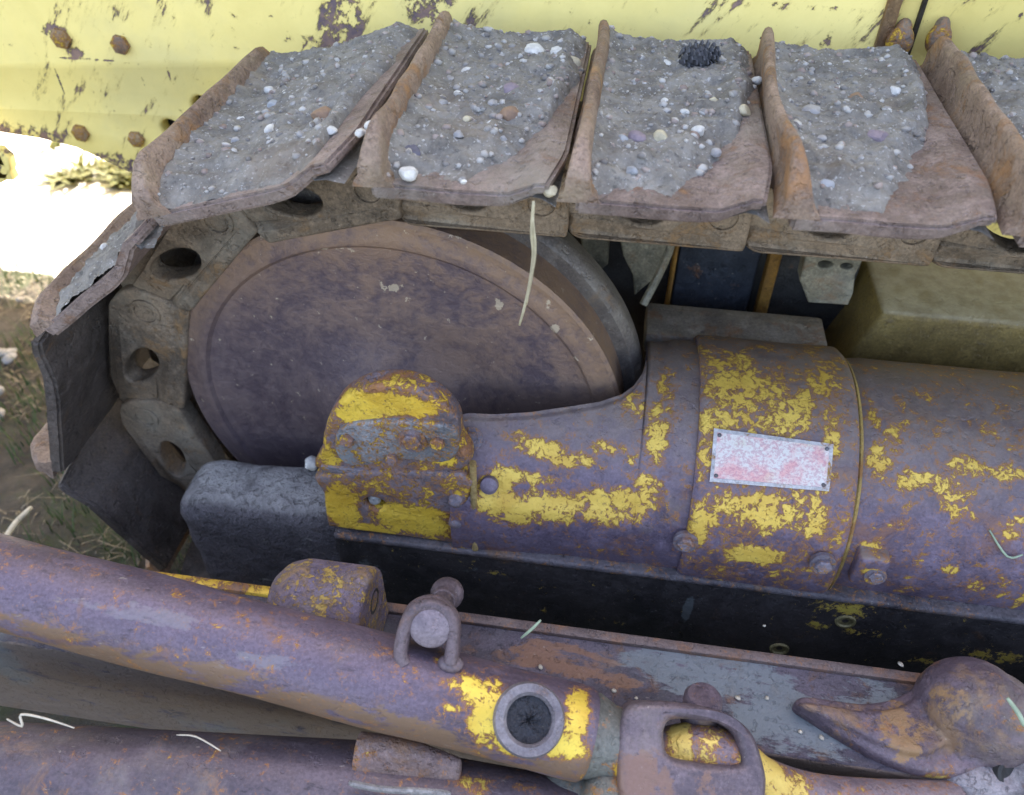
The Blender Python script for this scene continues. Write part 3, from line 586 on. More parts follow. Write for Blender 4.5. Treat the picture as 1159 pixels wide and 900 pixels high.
# rounded cap lug
def capl(s):
    return s
cc = atD(368, 690, .87); 
M_cap = metal('lug_speckled', paint=(.46, .34, .10), pbias=-.42, pscale=75, edge=False, dark=(.11, .085, .12), light=(.18, .145, .19), rust=(.30, .19, .07), rust_amt=.55, dust=(.33, .27, .13), dust_amt=.55, rough=.65, bump=.0025, scale=1.6)
pa = atZ(318, 690, bz); pb = atZ(418, 702, bz)
yc = .47; r_ = .05
xa_, xb_ = -.350, -.232
capm = cast([lathe([(0, 0), (r_*.55, .002), (r_*.86, .016), (r_, .035), (r_, xb_-xa_-.004), (r_-.004, xb_-xa_), (0, xb_-xa_)], (xa_, yc, -.800), (1, 0, 0), 40), box((xa_+.008, yc-.05, -.878), (xb_-.001, yc+.05, -.80), .004)], .0035, 3)
cp = put('rounded_lug', capm, M_cap, arm, 'speckled rounded lug on top of the beam', 50)
put('lug_hole', lathe([(0, -.001), (.010, -.001), (.012, .0008), (.015, .0008), (.016, -.002)], (xb_-.0005, yc+.01, -.795), (1, 0, 0), 24), M_hole, cp)
# hook casting
M_hook = metal('hook_cast_steel', tints=[([B(1030, 815, .03, .05, 1, D=.84), B(1060, 790, .03, .03, .9, D=.84)], (.30, .18, .07), .75), ([B(930, 800, .03, .02, .8, D=.86)], (.19, .2, .22), .6)], dark=(.08, .06, .08), light=(.155, .12, .145), rust=(.26, .16, .08), rust_amt=.5, dust=(.26, .22, .18), dust_amt=.4, rough=.55, bump=.002, paint=(.55, .42, .12), pbias=-1.1, bl=[B(1050, 768, .018, .02, .7, D=.84), B(1060, 880, .02, .02, 1.1, D=.86)])
def D(x, y, d): return atD(x, y, d)
def slab(pts, z0, z1, bev, inset=0):
    o_ = catmull([(atZ(x, y, z1).x, atZ(x, y, z1).y, 0) for x, y in pts], 4, True)
    m_ = plate2d([[(p.x, p.y) for p in o_]], z1-z0, bev, 4); m_.transform(Matrix.Translation((0, 0, (z0+z1)/2))); return m_
arm_o = [(900, 796), (908, 787), (935, 789), (970, 794), (1005, 791), (1035, 778), (1060, 764), (1110, 770), (1150, 800), (1150, 850), (1100, 872), (1050, 872), (1000, 856), (955, 832), (920, 810)]
arm_i = [(905, 797), (912, 793), (940, 797), (980, 803), (1020, 798), (1050, 780), (1075, 790), (1080, 830), (1050, 852), (1010, 845), (965, 824), (925, 806)]
hk = [slab(arm_o, -.885, -.862, .006), slab(arm_i, -.875, -.850, .005), ell(D(1096, 803, .885), (.058, .056, .060)), ell(D(1118, 815, .88), (.055, .055, .058)), tube([D(1096, 812, .885), D(1060, 826, .87)], [.05, .03], 20)]
hook = put('hook_casting', cast(hk, .0028, 5), M_hook, arm, 'large rounded hook casting at the lower right', 60)
put('knuckle', cast([ell(D(1110, 885, .86), (.045, .03, .028)), ell(D(1165, 880, .85), (.03, .03, .035)), tube([D(1120, 850, .88), D(1135, 905, .85)], .03, 16)], .0035, 5), metal('knuckle_grey', dark=(.12, .11, .13), light=(.27, .25, .27), rust_amt=.3, dust=(.3, .3, .3), dust_amt=.5, bump=.004), hook)
put('knuckle_hole', lathe([(0, -.001), (.011, -.0012), (.0135, -.003), (.017, -.002), (.019, .004)], D(1146, 876, .838), FW+UP*-.1, 24), M_hole, hook)

# ------------------------------------------------------------------ diagonal brace tube
brace = empty('brace_tube', tuple(D(300, 745, .86)), 'thick diagonal rusty tube with round bushing and clevis lying across the beam', 'brace tube')
BL, BR = D(-160, 617, .834), D(667, 832, .834)
ax = (BR-BL).normalized()
NRM = ax.cross(FW).normalized(); NRM = NRM if NRM.z < 0 else -NRM
M_tube = metal('brace_purple_steel', tints=[(('band', BL, NRM, -.022, .040), (.20, .13, .075), .85), ([B(120, 690, .14, .012, .9, D=.80), B(340, 700, .05, .012, .8, D=.80), B(250, 740, .12, .01, .7, D=.8)], (.24, .24, .26), .4)], dark=(.075, .058, .085), light=(.135, .108, .15), rust=(.22, .12, .08), rust_amt=.35, dust=(.22, .18, .15), dust_amt=.25, rough=.52, metallic=.25, bump=.0007, stretch=(.35, 1, 1),  # pale grey tint is a highlight strip painted along the tube
               paint=(.72, .55, .08), pbias=-.98, pscale=55, bl=[B(560, 790, .012, .02, 1., D=.79), B(560, 840, .014, .012, 1., D=.79), B(650, 820, .012, .03, 1., D=.79), B(530, 755, .012, .008, .9, D=.79), B(540, 775, .025, .018, 1.1, D=.79), B(520, 765, .02, .01, 1., D=.79), B(550, 815, .016, .02, 1.15, D=.79), B(655, 800, .014, .03, 1.3, D=.79), B(640, 845, .025, .012, 1.2, D=.79), B(575, 845, .02, .012, 1.1, D=.79), B(580, 770, .02, .01, .8, D=.79), B(510, 800, .01, .004, .8, D=.79)])
rad = .0475; n = 40; path = [BL.lerp(BR, i/n) for i in range(n+1)]
rr = [rad*(1+.02*math.sin(i*.5)) for i in range(n+1)]; rr[-1] = rad*.93; path[-1] = BR-ax*.001; path.insert(-1, BR-ax*.006); rr.insert(-1, rad)
put('tube_body', tube(path, rr, 48), M_tube, brace)
# bushing facing up towards the viewer
bc = D(600, 811, .79); tow = (-bc).normalized(); across = ax.cross(tow).normalized(); nb = across.cross(ax).normalized()
if nb.dot(tow) < 0: nb = -nb
nb = (nb*.85+tow*.15).normalized()
t_ = (bc-BL).dot(ax); foot = BL+ax*t_
bc0 = foot+nb*(rad-.004)
M_bush = metal('bushing_steel', dark=(.12, .11, .13), light=(.21, .20, .22), rust_amt=.2, dust=(.27, .26, .26), dust_amt=.5, rough=.5)
bu = put('bushing', lathe([(.036, -.02), (.0355, .010), (.0335, .0145), (.0255, .0145), (.0225, .011), (.022, .0035), (0, .0035)], bc0, nb, 56), M_bush, brace)
M_pk = metal('packed_grease', dark=(.018, .02, .028), light=(.05, .055, .07), rust_amt=0, dust_amt=.15, dust=(.12, .12, .14), bump=.01, scale=1.6, rough=.7)
u_, v_ = basis(nb)
put('grease_plug', sheet(lambda s, t: bc0+nb*(.0062+.004*noise.noise(Vector((s*5, t*40, 1)))*(1-s))+(u_*math.cos(t*2*math.pi)+v_*math.sin(t*2*math.pi))*(.0222*s+.0001), 14, 48), M_pk, bu)
# neck + clevis
neck0, neck1 = BR-ax*.004, D(716, 850, .83)
na = (neck1-neck0).normalized()
M_neck = metal('neck_greenish', dark=(.06, .065, .065), light=(.14, .145, .13), rust=(.2, .15, .06), rust_amt=.25, dust=(.19, .21, .20), dust_amt=.4, paint=YEL, pbias=-1., bl=[B(705, 880, .012, .012, 1., D=.79)])
put('screw_neck', tube([neck0, neck0+na*.004, neck0+na*.022, neck0+na*.05, neck1], [.043, .044, .038, .036, .036], 32), M_neck, brace)
# clevis: flat fork with slot, normal towards the viewer/up
M_clev = metal('clevis_forged', tints=[([B(720, 880, .04, .03, 1, D=.8), B(790, 890, .05, .02, 1, D=.8)], (.22, .13, .09), .7)], dark=(.075, .06, .075), light=(.15, .12, .14), rust=(.24, .13, .08), rust_amt=.35, dust=(.28, .24, .2), dust_amt=.25, rough=.45, bump=.001)
cd = .795; cfo = D(775, 870, cd); cn = (UP*.35-FW*.94).normalized(); cx = (ax-cn*ax.dot(cn)).normalized(); cy = cn.cross(cx)
def toloc(x, y):
    r = ray(x, y); t = cfo.dot(cn)/r.dot(cn); q = r*t-cfo; return (q.dot(cx), q.dot(cy), 0)
co_ = [(698, 862), (700, 828), (708, 802), (724, 793), (760, 794), (800, 800), (830, 812), (850, 830), (861, 858), (866, 890), (854, 925), (800, 945), (740, 940), (705, 915)]
ci_ = [(751, 838), (751, 826), (758, 815), (780, 814), (808, 817), (827, 826), (834, 840), (838, 860), (830, 865), (800, 864), (764, 858), (753, 850)]
o1 = catmull([toloc(*p) for p in co_], 4, True); i1 = catmull([toloc(*p) for p in ci_], 4, True)
cm = plate2d([[(p.x, p.y) for p in o1], [(p.x, p.y) for p in i1]], .060, .010, 5)
Mx = Matrix.Identity(4)
for i in range(3): Mx[i][0] = cx[i]; Mx[i][1] = cy[i]; Mx[i][2] = cn[i]
Mx.translation = cfo-cn*.02
cm.transform(Mx)
clv = put('clevis', cm, M_clev, brace, 'forged fork end with a slot', 60)
put('pin_cap', lathe([(.024, -.01), (.024, .003), (.020, .007), (0, .008)], cfo+Vector(Mx.to_3x3() @ Vector(toloc(822, 903)))+cn*.003, cn, 32), M_clev, clv)
put('pin_head', lathe([(.020, -.03), (.020, .006), (.016, .012), (0, .014)], D(795, 795, .835), (UP*.9-FW*.5), 28), M_hook, clv)
# link inside the clevis towards the hook
M_lk = metal('link_yellow', dark=(.14, .11, .14), light=(.22, .18, .2), rust_amt=.4, paint=(.66, .52, .14), pbias=-.75, pscale=60, bl=[B(770, 838, .012, .03, 1.2, D=.81), B(800, 840, .012, .03, .6, D=.81), B(860, 880, .03, .03, 1.3, D=.8), B(900, 890, .02, .02, .8, D=.8)])
lp = catmull([D(757, 852, .835), D(790, 848, .825), D(830, 862, .82), D(862, 886, .82), D(920, 905, .83), D(1000, 912, .84), D(1080, 912, .85)], 5)
pb_ = empty('connecting_link', tuple(lp[0]), 'worn link bar with yellow paint running from the clevis slot to the hook casting', 'link')
put('link_bar', tube(lp, [.022]+[.026]*(len(lp)-2)+[.026], 24), M_lk, pb_)
# shackle with pin on the tube
sh = D(487, 735, .80)
M_sh = metal('shackle_steel', dark=(.07, .055, .065), light=(.14, .11, .125), rust=(.28, .16, .1), rust_amt=.3, dust=(.3, .27, .25), dust_amt=.2, rough=.5)
sk = [(457, 752), (453, 738), (458, 712), (466, 694), (478, 686), (492, 685), (504, 692), (512, 706), (512, 730), (510, 750)]
sp = catmull([D(x, y, .805) for x, y in sk], 4)
put('shackle', tube(sp, [.0072]*len(sp), 14), M_sh, brace, 'bent rod loop welded on the tube')
for (x, y) in ((457, 753), (510, 751)): put('weld_foot', cast([ell(D(x, y, .81), (.014, .010, .008))], .002, 2), M_sh, brace)
put('shackle_backing', tube([p+FW*.012 for p in sp], [.0075]*len(sp), 12), M_sh, brace)
fp = D(487, 709, .80); bp = D(506, 672, .875)
pn = (bp-fp).normalized()
pin = put('retaining_pin', tube([fp+pn*.012, bp], .012, 20), M_sh, brace)
put('pin_face', lathe([(0, -.003), (.017, -.002), (.0215, .001), (.023, .005), (.023, .013), (.012, .016)], fp, FW*.93-UP*.1+pn*.3, 36), metal('pin_face_bright', dark=(.12, .10, .125), light=(.21, .18, .21), rust_amt=.15, dust_amt=.3, rough=.5), pin)
put('pin_knob', cast([ell(bp, (.019, .019, .017)), tube([bp, bp-pn*.02], .014, 16)], .002, 4), M_sh, pin)

# ------------------------------------------------------------------ lower tube
low_t = empty('lower_tube', tuple(D(200, 900, .85)), 'dark rusty tube along the bottom edge with scraps of straw on it', 'tube')
M_lt = metal('lower_tube_steel', dark=(.055, .047, .062), light=(.11, .09, .11), rust=(.22, .13, .08), rust_amt=.25, dust=(.27, .24, .22), dust_amt=.3, rough=.5, bump=.001, stretch=(.35, 1, 1),
             paint=(.60, .50, .10), pbias=-1.05, pscale=50, bl=[B(430, 858, .03, .012, 1.1, D=.81), B(530, 872, .035, .016, 1.2, D=.81), B(600, 880, .03, .012, 1.1, D=.81), B(560, 866, .03, .012, 1., D=.815), B(480, 857, .03, .006, .9, D=.79), B(525, 890, .01, .01, .9, D=.79)])
l0, l1, l2 = D(-160, 872, .86), D(400, 902, .85), D(700, 958, .83)
l3 = l2+(l2-l1)*1.5+Vector((0, 0, -.01))
lt = tube([l0.lerp(l1, i/20) for i in range(20)]+[l1.lerp(l2, i/10) for i in range(10)]+[l2.lerp(l3, i/10) for i in range(11)], .056, 48)
lo_b = put('tube_body', lt, M_lt, low_t)
sb = D(404, 845, .835); se = D(522, 866, .825)
wv = cast([tube([sb, sb.lerp(se, .5), se], [.016, .017, .007], 16), tube([sb+UP*-.012, se+UP*-.008], [.020, .010], 16)], .003, 4)
put('weld_lump', wv, metal('weld_rust', dark=(.14, .10, .10), light=(.24, .18, .17), rust=(.26, .15, .08), rust_amt=.5, dust_amt=.3, bump=.004, paint=(.6, .5, .1), pbias=-.9), low_t, 'rusty chipped lug on the tube')
put('torn_strip', tube(catmull([D(395, 886, .795), D(430, 893, .792), D(480, 896, .79), D(510, 899, .79)], 4), [.002]+[.0035]*11+[.002], 8), metal('strip_grey', dark=(.14, .14, .15), light=(.26, .26, .26), rust_amt=.2), low_t)
sn = D(640, 905, .82)
put('green_boss', cast([ell(D(690, 905, .815), (.03, .03, .035)), ell(D(650, 893, .84), (.035, .03, .02))], .003, 5), M_neck, low_t)

# ------------------------------------------------------------------ soil and stones on the shoes
def soilmat():
    N = NT('grey_soil'); n = N.noise(26, 8, .7); col = N.mix(N.ramp(n, .3, .7), (.145, .138, .128), (.30, .288, .265))
    sp = N.noise(190, 4, .6); col = N.mix(N.math('MULTIPLY', N.ramp(sp, .58, .70), .75), col, (.52, .52, .52))
    col = N.mix(N.math('MULTIPLY', N.ramp(N.noise(120, 5, .6), .57, .69), .65), col, (.075, .073, .07))
    col = N.mix(N.math('MULTIPLY', N.ramp(N.noise(9, 5), .55, .7), .4), col, (.22, .17, .12))
    N.l(col, N.b.inputs['Base Color']); N.b.inputs['Roughness'].default_value = .95
    N.bump(N.math('ADD', N.noise(110, 6, .7), N.math('MULTIPLY', sp, .4)), .004); return N.m
M_soil = soilmat()
def soil_h(i, s, t):
    """height above the plate; negative where the plate is bare"""
    w = t*W; u = s*.17
    n1 = noise.noise(Vector((u*14+i*3.3, w*14, i)))*.5+noise.noise(Vector((u*40, w*40, i*2)))*.25
    k_ = {0: .14, 1: .16, 2: .22, 3: .2, 4: .12, 5: .18, 7: .0}.get(i, 0)
    edge = .018+k_*max(0, (s-.45)/.55)**1.3+.02*s+.03*n1
    if i == 7: edge = .008+.02*n1
    if i in (0, 1, 2, 7) and s > .86 and t < .8: edge = max(edge, (.5 if i == 7 else .04)*(s-.86)/.14*(1.2-t)+edge)
    if i == 8: edge = .0+.02*(1-s)
    f = (w-edge)/.045
    h = .014*min(1, max(-1.2, f))+.008*t+.004*n1
    if i == 8: h = .010*min(1, max(-1.2, f))+.006*n1+.004+(-.014 if s > .93 or s < .08 else 0)
    if i in (2, 7) and s > .84: h -= (s-.84)*(.12 if i == 7 else .05)*(1.15-t)
    h += .0045*noise.noise(Vector((u*70, w*70, 7)))+.0035*abs(noise.noise(Vector((u*170, w*170, 3))))+.005*noise.noise(Vector((u*28, w*28, 4)))
    if t > .95: h -= (t-.95)/.05*.012
    if i != 8: h += .006*max(0, 1-s*6)
    h = max(h, -.010)+.012*max(0, min(1, (s-.76)/.16))
    if s > .86: h -= (s-.86)/.14*(.014+.010*t)
    if s < .10 and i != 8: h += (.10-s)*.06
    return h
def soil_point(i, s, t, extra=0):
    a, b = shoes[i]; d = Vector((b[0]-a[0], 0, b[1]-a[1])); L = d.length; u = d/L; n = Vector((-u.z, 0, u.x))
    return Vector((a[0], SY, a[1]))+u*((-.006 if i == 2 else .008)+s*(L-(.0 if i == 2 else .012)))+Vector((0, 1, 0))*(.004+t*(W-.004)*1.03)+n*(soil_h(i, s, t)+extra)
slabs = {7: 'grey stony soil heaped on the tilted shoe left of the first grouser', 0: 'grey stony soil between the two tall grousers above the idler wheel', 1: 'grey stony soil with a pine cone at its back edge', 2: 'grey stony soil on the shoe left of the widest rusty grouser', 3: 'dark shaded soil in the top right corner', 8: 'thin dried soil caked on the steep shoe at far left', 4: 'soil on the first shoe beyond the right edge', 5: 'soil on the second shoe beyond the right edge'}
for i in (7, 0, 1, 2, 3, 8, 4, 5):
    me = sheet(lambda s, t: soil_point(i, s, t), 90, 180)
    o = put('soil', me, M_soil, None, slabs[i], 180, cat='soil', kind='stuff')
def rock(c, r, seed, flat=.75, sub=2):
    bm = bmesh.new(); bmesh.ops.create_icosphere(bm, subdivisions=sub, radius=1)
    rs = random.Random(seed); dirs = [Vector((rs.gauss(0, 1), rs.gauss(0, 1), rs.gauss(0, 1))).normalized() for _ in range(9)]
    ds = [rs.uniform(.62, .92) for _ in dirs]
    el = (rs.uniform(.85, 1.25), rs.uniform(.8, 1.1), flat)
    Q = Matrix.Rotation(rs.uniform(0, 6.28), 3, 'Z') @ Matrix.Rotation(rs.uniform(-.4, .4), 3, 'X')
    for v in bm.verts:
        p = v.co.copy()
        for d, q in zip(dirs, ds):
            k = p.dot(d)
            if k > q: p -= d*(k-q)*.97
        p += p*.08*noise.noise(p*2.2+Vector((seed, 0, 0)))
        v.co = Q @ Vector((p.x*el[0], p.y*el[1], p.z*el[2]))*r+Vector(c)
    return bm2me(bm)
def rockmat(name, c, c2):
    N = NT(name); col = N.mix(N.ramp(N.noise(110, 5, .65), .3, .7), c, c2); N.l(col, N.b.inputs['Base Color']); N.b.inputs['Roughness'].default_value = .8
    N.bump(N.noise(240, 5, .6), .0012); return N.m
RM = {'w': rockmat('white_stone', (.68, .68, .66), (.48, .48, .47)), 'g': rockmat('grey_stone', (.38, .37, .37), (.27, .27, .28)), 'p': rockmat('mauve_stone', (.27, .22, .26), (.2, .17, .21)),
      'b': rockmat('brown_stone', (.30, .20, .13), (.22, .15, .11)), 'c': rockmat('cream_stone', (.58, .53, .38), (.42, .38, .28)), 'k': rockmat('slate_stone', (.13, .13, .17), (.09, .09, .13)), 's': rockmat('bluish_stone', (.36, .38, .41), (.27, .29, .32))}
CN = {'w': 'white', 'g': 'grey', 'p': 'mauve', 'b': 'brown', 'c': 'cream', 'k': 'dark slate', 's': 'bluish'}
stones = [  # px, py, radius px, colour, shoe, label
 (605, 55, 16, 'w', 0, 'largest white pointed stone at the back edge of the soil above the idler wheel'), (634, 57, 13, 'w', 0, 'flat white stone right of the largest pointed one'),
 (577, 62, 7, 's', 0, 0), (567, 62, 6, 'g', 0, 0), (530, 79, 9, 'w', 0, 'round white stone near the leaning grouser top'), (510, 87, 6, 'g', 0, 0), (518, 105, 7, 'w', 0, 'small square white stone on the soil left of centre'),
 (549, 94, 8, 'g', 0, 0), (580, 98, 12, 'p', 0, 'big mauve stone in the middle of the soil above the idler wheel'), (558, 115, 8, 'g', 0, 0), (578, 125, 12, 'b', 0, 'flat orange brown stone below the big mauve one'), (499, 114, 8, 'g', 0, 0),
 (528, 133, 6, 'c', 0, 0), (556, 138, 6, 'w', 0, 0), (463, 167, 15, 'k', 0, 'dark slate stone beside the first tall grouser foot'), (462, 192, 11, 'w', 0, 'round white stone at the shoe edge below the dark slate one'),
 (420, 139, 8, 'w', 7, 'upper white stone wedged beside the first tall grouser'), (408, 147, 8, 'w', 7, 'lower white stone wedged beside the first tall grouser'),
 (649, 67, 9, 'c', 0, 0), (525, 204, 4, 'w', 0, 0), (623, 212, 11, 'c', 0, 'yellowish stone lodged under the lip above the hanging straw'), (519, 150, 6, 'g', 0, 0), (570, 155, 5, 'g', 0, 0), (600, 118, 5, 'g', 0, 0),
 (754, 71, 9, 'w', 1, 'white stone left of the pine cone'), (753, 113, 7, 'w', 1, 'white stone below the pine cone'), (735, 100, 6, 'g', 1, 0), (722, 151, 14, 'p', 1, 'large mauve stone in the middle shoe'), (748, 151, 10, 'c', 1, 'cream stone right of the large mauve one'),
 (704, 155, 8, 's', 1, 0), (758, 178, 6, 'g', 1, 0), (790, 145, 9, 'w', 1, 'pale stone right of the cream one'), (811, 170, 7, 'g', 1, 0), (762, 176, 5, 's', 1, 0), (842, 122, 10, 'c', 1, 'cream stone by the curved grouser'), (857, 88, 7, 'w', 1, 'small white stone near the top of the curved grouser'),
 (808, 112, 6, 'c', 1, 0), (775, 125, 5, 'w', 1, 0), (715, 190, 8, 's', 1, 0), (700, 120, 5, 'g', 1, 0), (725, 75, 5, 'g', 1, 0), (830, 75, 7, 'g', 1, 0),
 (949, 100, 7, 'w', 2, 'white square stone high on the shoe right of the curved grouser'), (918, 122, 12, 'g', 2, 'light grey stone right of the curved grouser'), (994, 150, 12, 'p', 2, 'reddish mauve stone beside the triangular shoe lip'), (1012, 100, 7, 'w', 2, 'thin white stone near the widest grouser'),
 (934, 205, 11, 's', 2, 'blue tinted stone near the shoe edge at right'), (975, 188, 7, 'w', 2, 'white stone near the shoe edge right of the blue tinted one'), (970, 108, 10, 'b', 2, 'flat brown stone high on the right shoe'), (930, 155, 5, 'g', 2, 0), (955, 140, 5, 'g', 2, 0), (905, 90, 6, 'g', 2, 0), (1000, 88, 7, 's', 2, 0),
 (233, 153, 12, 'w', 7, 'round white stone at the left rim of the tilted shoe'), (305, 100, 7, 'w', 7, 0), (326, 104, 9, 'w', 7, 'bright pale stone in the upper middle of the tilted shoe'), (309, 116, 8, 's', 7, 0), (333, 116, 6, 'g', 7, 0), (274, 133, 6, 'w', 7, 0), (304, 143, 8, 'w', 7, 'elongated white stone in the centre of the tilted shoe'),
 (374, 145, 7, 'w', 7, 0), (267, 157, 6, 'g', 7, 0), (260, 174, 7, 's', 7, 0), (366, 88, 7, 's', 7, 0), (365, 124, 12, 'b', 7, 'flat brown stone on the tilted shoe'), (340, 150, 5, 'g', 7, 0)]
STEEP = [(.80, .62, .011, 's', 'pale stone high on the steep shoe'), (.45, .5, .009, 'g', 'pale stone halfway down the steep shoe'), (.3, .25, .006, 'w', 'little white stone low on the steep shoe')]
gn = {0: 'small stones on the soil above the idler wheel', 1: 'small stones on the soil of the middle shoe', 2: 'small stones on the soil of the right shoe', 7: 'small stones on the tilted shoe'}
gl = {0: 'small %s stone in soil between the first two tall grousers', 1: 'small %s stone in soil left of the curved grouser', 2: 'small %s stone in soil right of the curved grouser', 7: 'small %s stone in soil of the tilted shoe'}
def shoe_hit(i, px, py, lift=.012):
    a, b = shoes[i]; d = Vector((b[0]-a[0], 0, b[1]-a[1])).normalized(); n = Vector((-d.z, 0, d.x)); r = ray(px, py)
    o = Vector((a[0], SY, a[1]))+n*lift; return r*(o.dot(n)/r.dot(n)), n
for k, (x, y, rp, c, i, lab) in enumerate(stones):
    lift = .018 if y < 160 else .010
    if (x, y) == (623, 212): lift = .004
    p, n = shoe_hit(i, x, y+rp*.2, lift)
    r = rp*p.length/FPX*.92
    o = put('stone', rock(p-n*r*.22, r, k+3, .72, 3), RM[c], None, lab or gl[i] % CN[c], 32, cat='stone', group=None if lab else gn[i]+' '+CN[c])
for k, (s_, t_, r, c, lab) in enumerate(STEEP):
    put('stone', rock(soil_point(8, s_, t_, r*.3), r, k+300, .6, 3), RM[c], None, lab, 180, cat='stone')
# scattered gravel too small to count
for i in (7, 0, 1, 2, 3):
    bm = bmesh.new(); rs = random.Random(i)
    cnt = 0
    while cnt < 480:
        s, t = rs.random(), rs.random()
        if soil_h(i, s, t) < .001: continue
        cnt += 1; r = .0010+.0058*rs.random()**4
        rm = rock(soil_point(i, s, t, -r*.05), r, cnt, .7, 1); bm.from_mesh(rm); bpy.data.meshes.remove(rm)
    N = None
    if i == 7:
        N = NT('gravel_mix'); vo = N.n.new('ShaderNodeTexVoronoi'); vo.inputs['Scale'].default_value = 90; N.l(N.pos.outputs['Position'], vo.inputs['Vector'])
        sx = N.n.new('ShaderNodeSeparateXYZ'); N.l(vo.outputs['Color'], sx.inputs[0])
        col = N.mix(sx.outputs[0], (.15, .14, .135), (.50, .49, .47)); col = N.mix(N.math('MULTIPLY', N.ramp(sx.outputs[1], .7, .8), .6), col, (.28, .2, .17))
        N.l(col, N.b.inputs['Base Color']); N.b.inputs['Roughness'].default_value = .85; M_gr = N.m
    put('gravel', bm2me(bm), M_gr, None, {7: 'fine gravel scattered over the tilted shoe', 0: 'fine gravel over the soil above the idler wheel', 1: 'fine gravel on the middle shoe', 2: 'fine gravel on the right shoe', 3: 'fine gravel in the top right corner'}[i], 180, cat='gravel', kind='stuff')
# pine cone
pcn, nn = shoe_hit(1, 789, 64, .028)
bm = bmesh.new(); axc = Vector((.85, .25, .1)).normalized(); u0, v0 = basis(axc)
cone = [ell(pcn, (.017, .013, .013))]
for k in range(70):
    t = k/70; a = k*2.39996; z = -.022+.046*t; rr_ = .0165*math.sqrt(max(.02, 1-((t-.42)/.62)**2))
    q = u0*math.cos(a)+v0*math.sin(a); c = pcn+axc*z
    tip = c+q*rr_+axc*.004; side = axc.cross(q)
    b0 = c+q*rr_*.45
    vs = [bm.verts.new(p_) for p_ in (b0-side*.002, b0+side*.002, tip+side*.0038-q*.002, tip+q*.0015, tip-side*.0038-q*.002)]
    ws = [bm.verts.new(p_-axc*.0016) for p_ in (b0-side*.002, b0+side*.002, tip+side*.0038-q*.002, tip+q*.0015, tip-side*.0038-q*.002)]
    bm.faces.new(vs); bm.faces.new(ws[::-1])
    for j in range(5): bm.faces.new((vs[j], ws[j], ws[(j+1) % 5], vs[(j+1) % 5]))
cone.append(bm2me(bm))
put('pine_cone', join(*cone), rockmat('cone_scales', (.10, .105, .12), (.05, .05, .06)), None, 'dark grey pine cone at the back edge of the track soil', 20, cat='pine cone')
# white rock resting on the frame nose
put('stone', rock(atZ(352, 525, -.868), .013, 91, .8, 3), RM['w'], None, 'smooth white stone resting on the dusty frame nose beside the bearing cap', 180, cat='stone')

# ------------------------------------------------------------------ straw, blades
def plainmat(name, c, rough=.7, c2=None):
    N = NT(name); col = N.mix(N.ramp(N.noise(70, 4), .35, .65), c, c2 or tuple(q*.75 for q in c)); N.l(col, N.b.inputs['Base Color']); N.b.inputs['Roughness'].default_value = rough; return N.m
M_straw = plainmat('dry_straw', (.55, .50, .34)); M_white = plainmat('bleached_straw', (.55, .52, .43)); M_green = plainmat('green_blade', (.06, .11, .03)); M_stem = plainmat('pale_green_stem', (.33, .42, .30))
def blade(name, pts, r, mat, lab, cat='straw', flat=.4):
    pts = catmull(pts, 4); n = len(pts)
    me = tube(pts, [r*(.35+.65*math.sin(math.pi*min(1, .15+.8*i/n))) for i in range(n)], 8); put(name, me, mat, None, lab, 180, cat=cat)
blade('straw', [atY(604, 228, .668), atY(602, 262, .668), atY(604, 290, .67), atY(598, 330, .672), atY(588, 368, .675)], .0022, M_straw, 'dry twisted straw hanging from the track edge over the idler wheel')
blade('straw', [atY(603, 245, .667), atY(606, 285, .667), atY(600, 320, .67), atY(596, 345, .671)], .0014, M_straw, 'thin second strand beside the hanging twisted straw')
blade('straw', [D(8, 814, .80), D(25, 822, .79), D(24, 809, .79), D(50, 813, .79), D(84, 824, .79)], .0013, M_white, 'bent white straw lying on the lower tube at far left')
blade('straw', [D(200, 832, .79), D(222, 834, .787), D(250, 850, .787)], .0008, M_white, 'curved white straw lying on the lower tube')
blade('grass_blade', [D(590, 722, .83), D(602, 712, .815), D(612, 702, .81)], .0016, M_stem, 'pale green blade standing on the beam flange', 'grass blade')
blade('twig', [atZ(2, 615, -1.17), atZ(18, 592, -1.17), atZ(36, 574, -1.165)], .0055, M_white, 'bleached pale stick lying in the grass at the left edge', 'twig')
blade('straw', [D(1140, 790, .82), D(1153, 808, .815), D(1159, 822, .815)], .0025, M_stem, 'pale straw on the hook casting at the right edge')
xx, a = onCyl(1120, 600, .174); x2, a2 = onCyl(1140, 630, .174); x3, a3 = onCyl(1158, 628, .174)
blade('straw', [cylp(xx, a, .1735), cylp(x2, a2, .1735), cylp(x3, a3, .1735)], .0015, M_stem, 'thin bent straw stuck to the rusty housing at right')
# chips of dry leaf on beam and tubes
chips = bmesh.new(); rs = random.Random(5)
for (x, y, s, d) in ((612, 755, 4, 'Z'), (695, 782, 4, 'Z'), (835, 790, 5, 'Z'), (1006, 764, 5, 'Z'), (930, 835, 4, 'Z'), (868, 790, 4, 'Z'), (906, 828, 4, 'Z'), (720, 790, 3, 'Z'), (1020, 752, 4, 'Z'), (865, 708, 3, 'Z')):
    p = atZ(x, y, bz+.0015); r = s*p.length/FPX
    rm = rock(p, r*.8, x, .15, 1); chips.from_mesh(rm); bpy.data.meshes.remove(rm)
put('leaf_chips', bm2me(chips), M_white, None, 'pale chips and flakes scattered on the top of the beam', 180, cat='debris', kind='stuff')

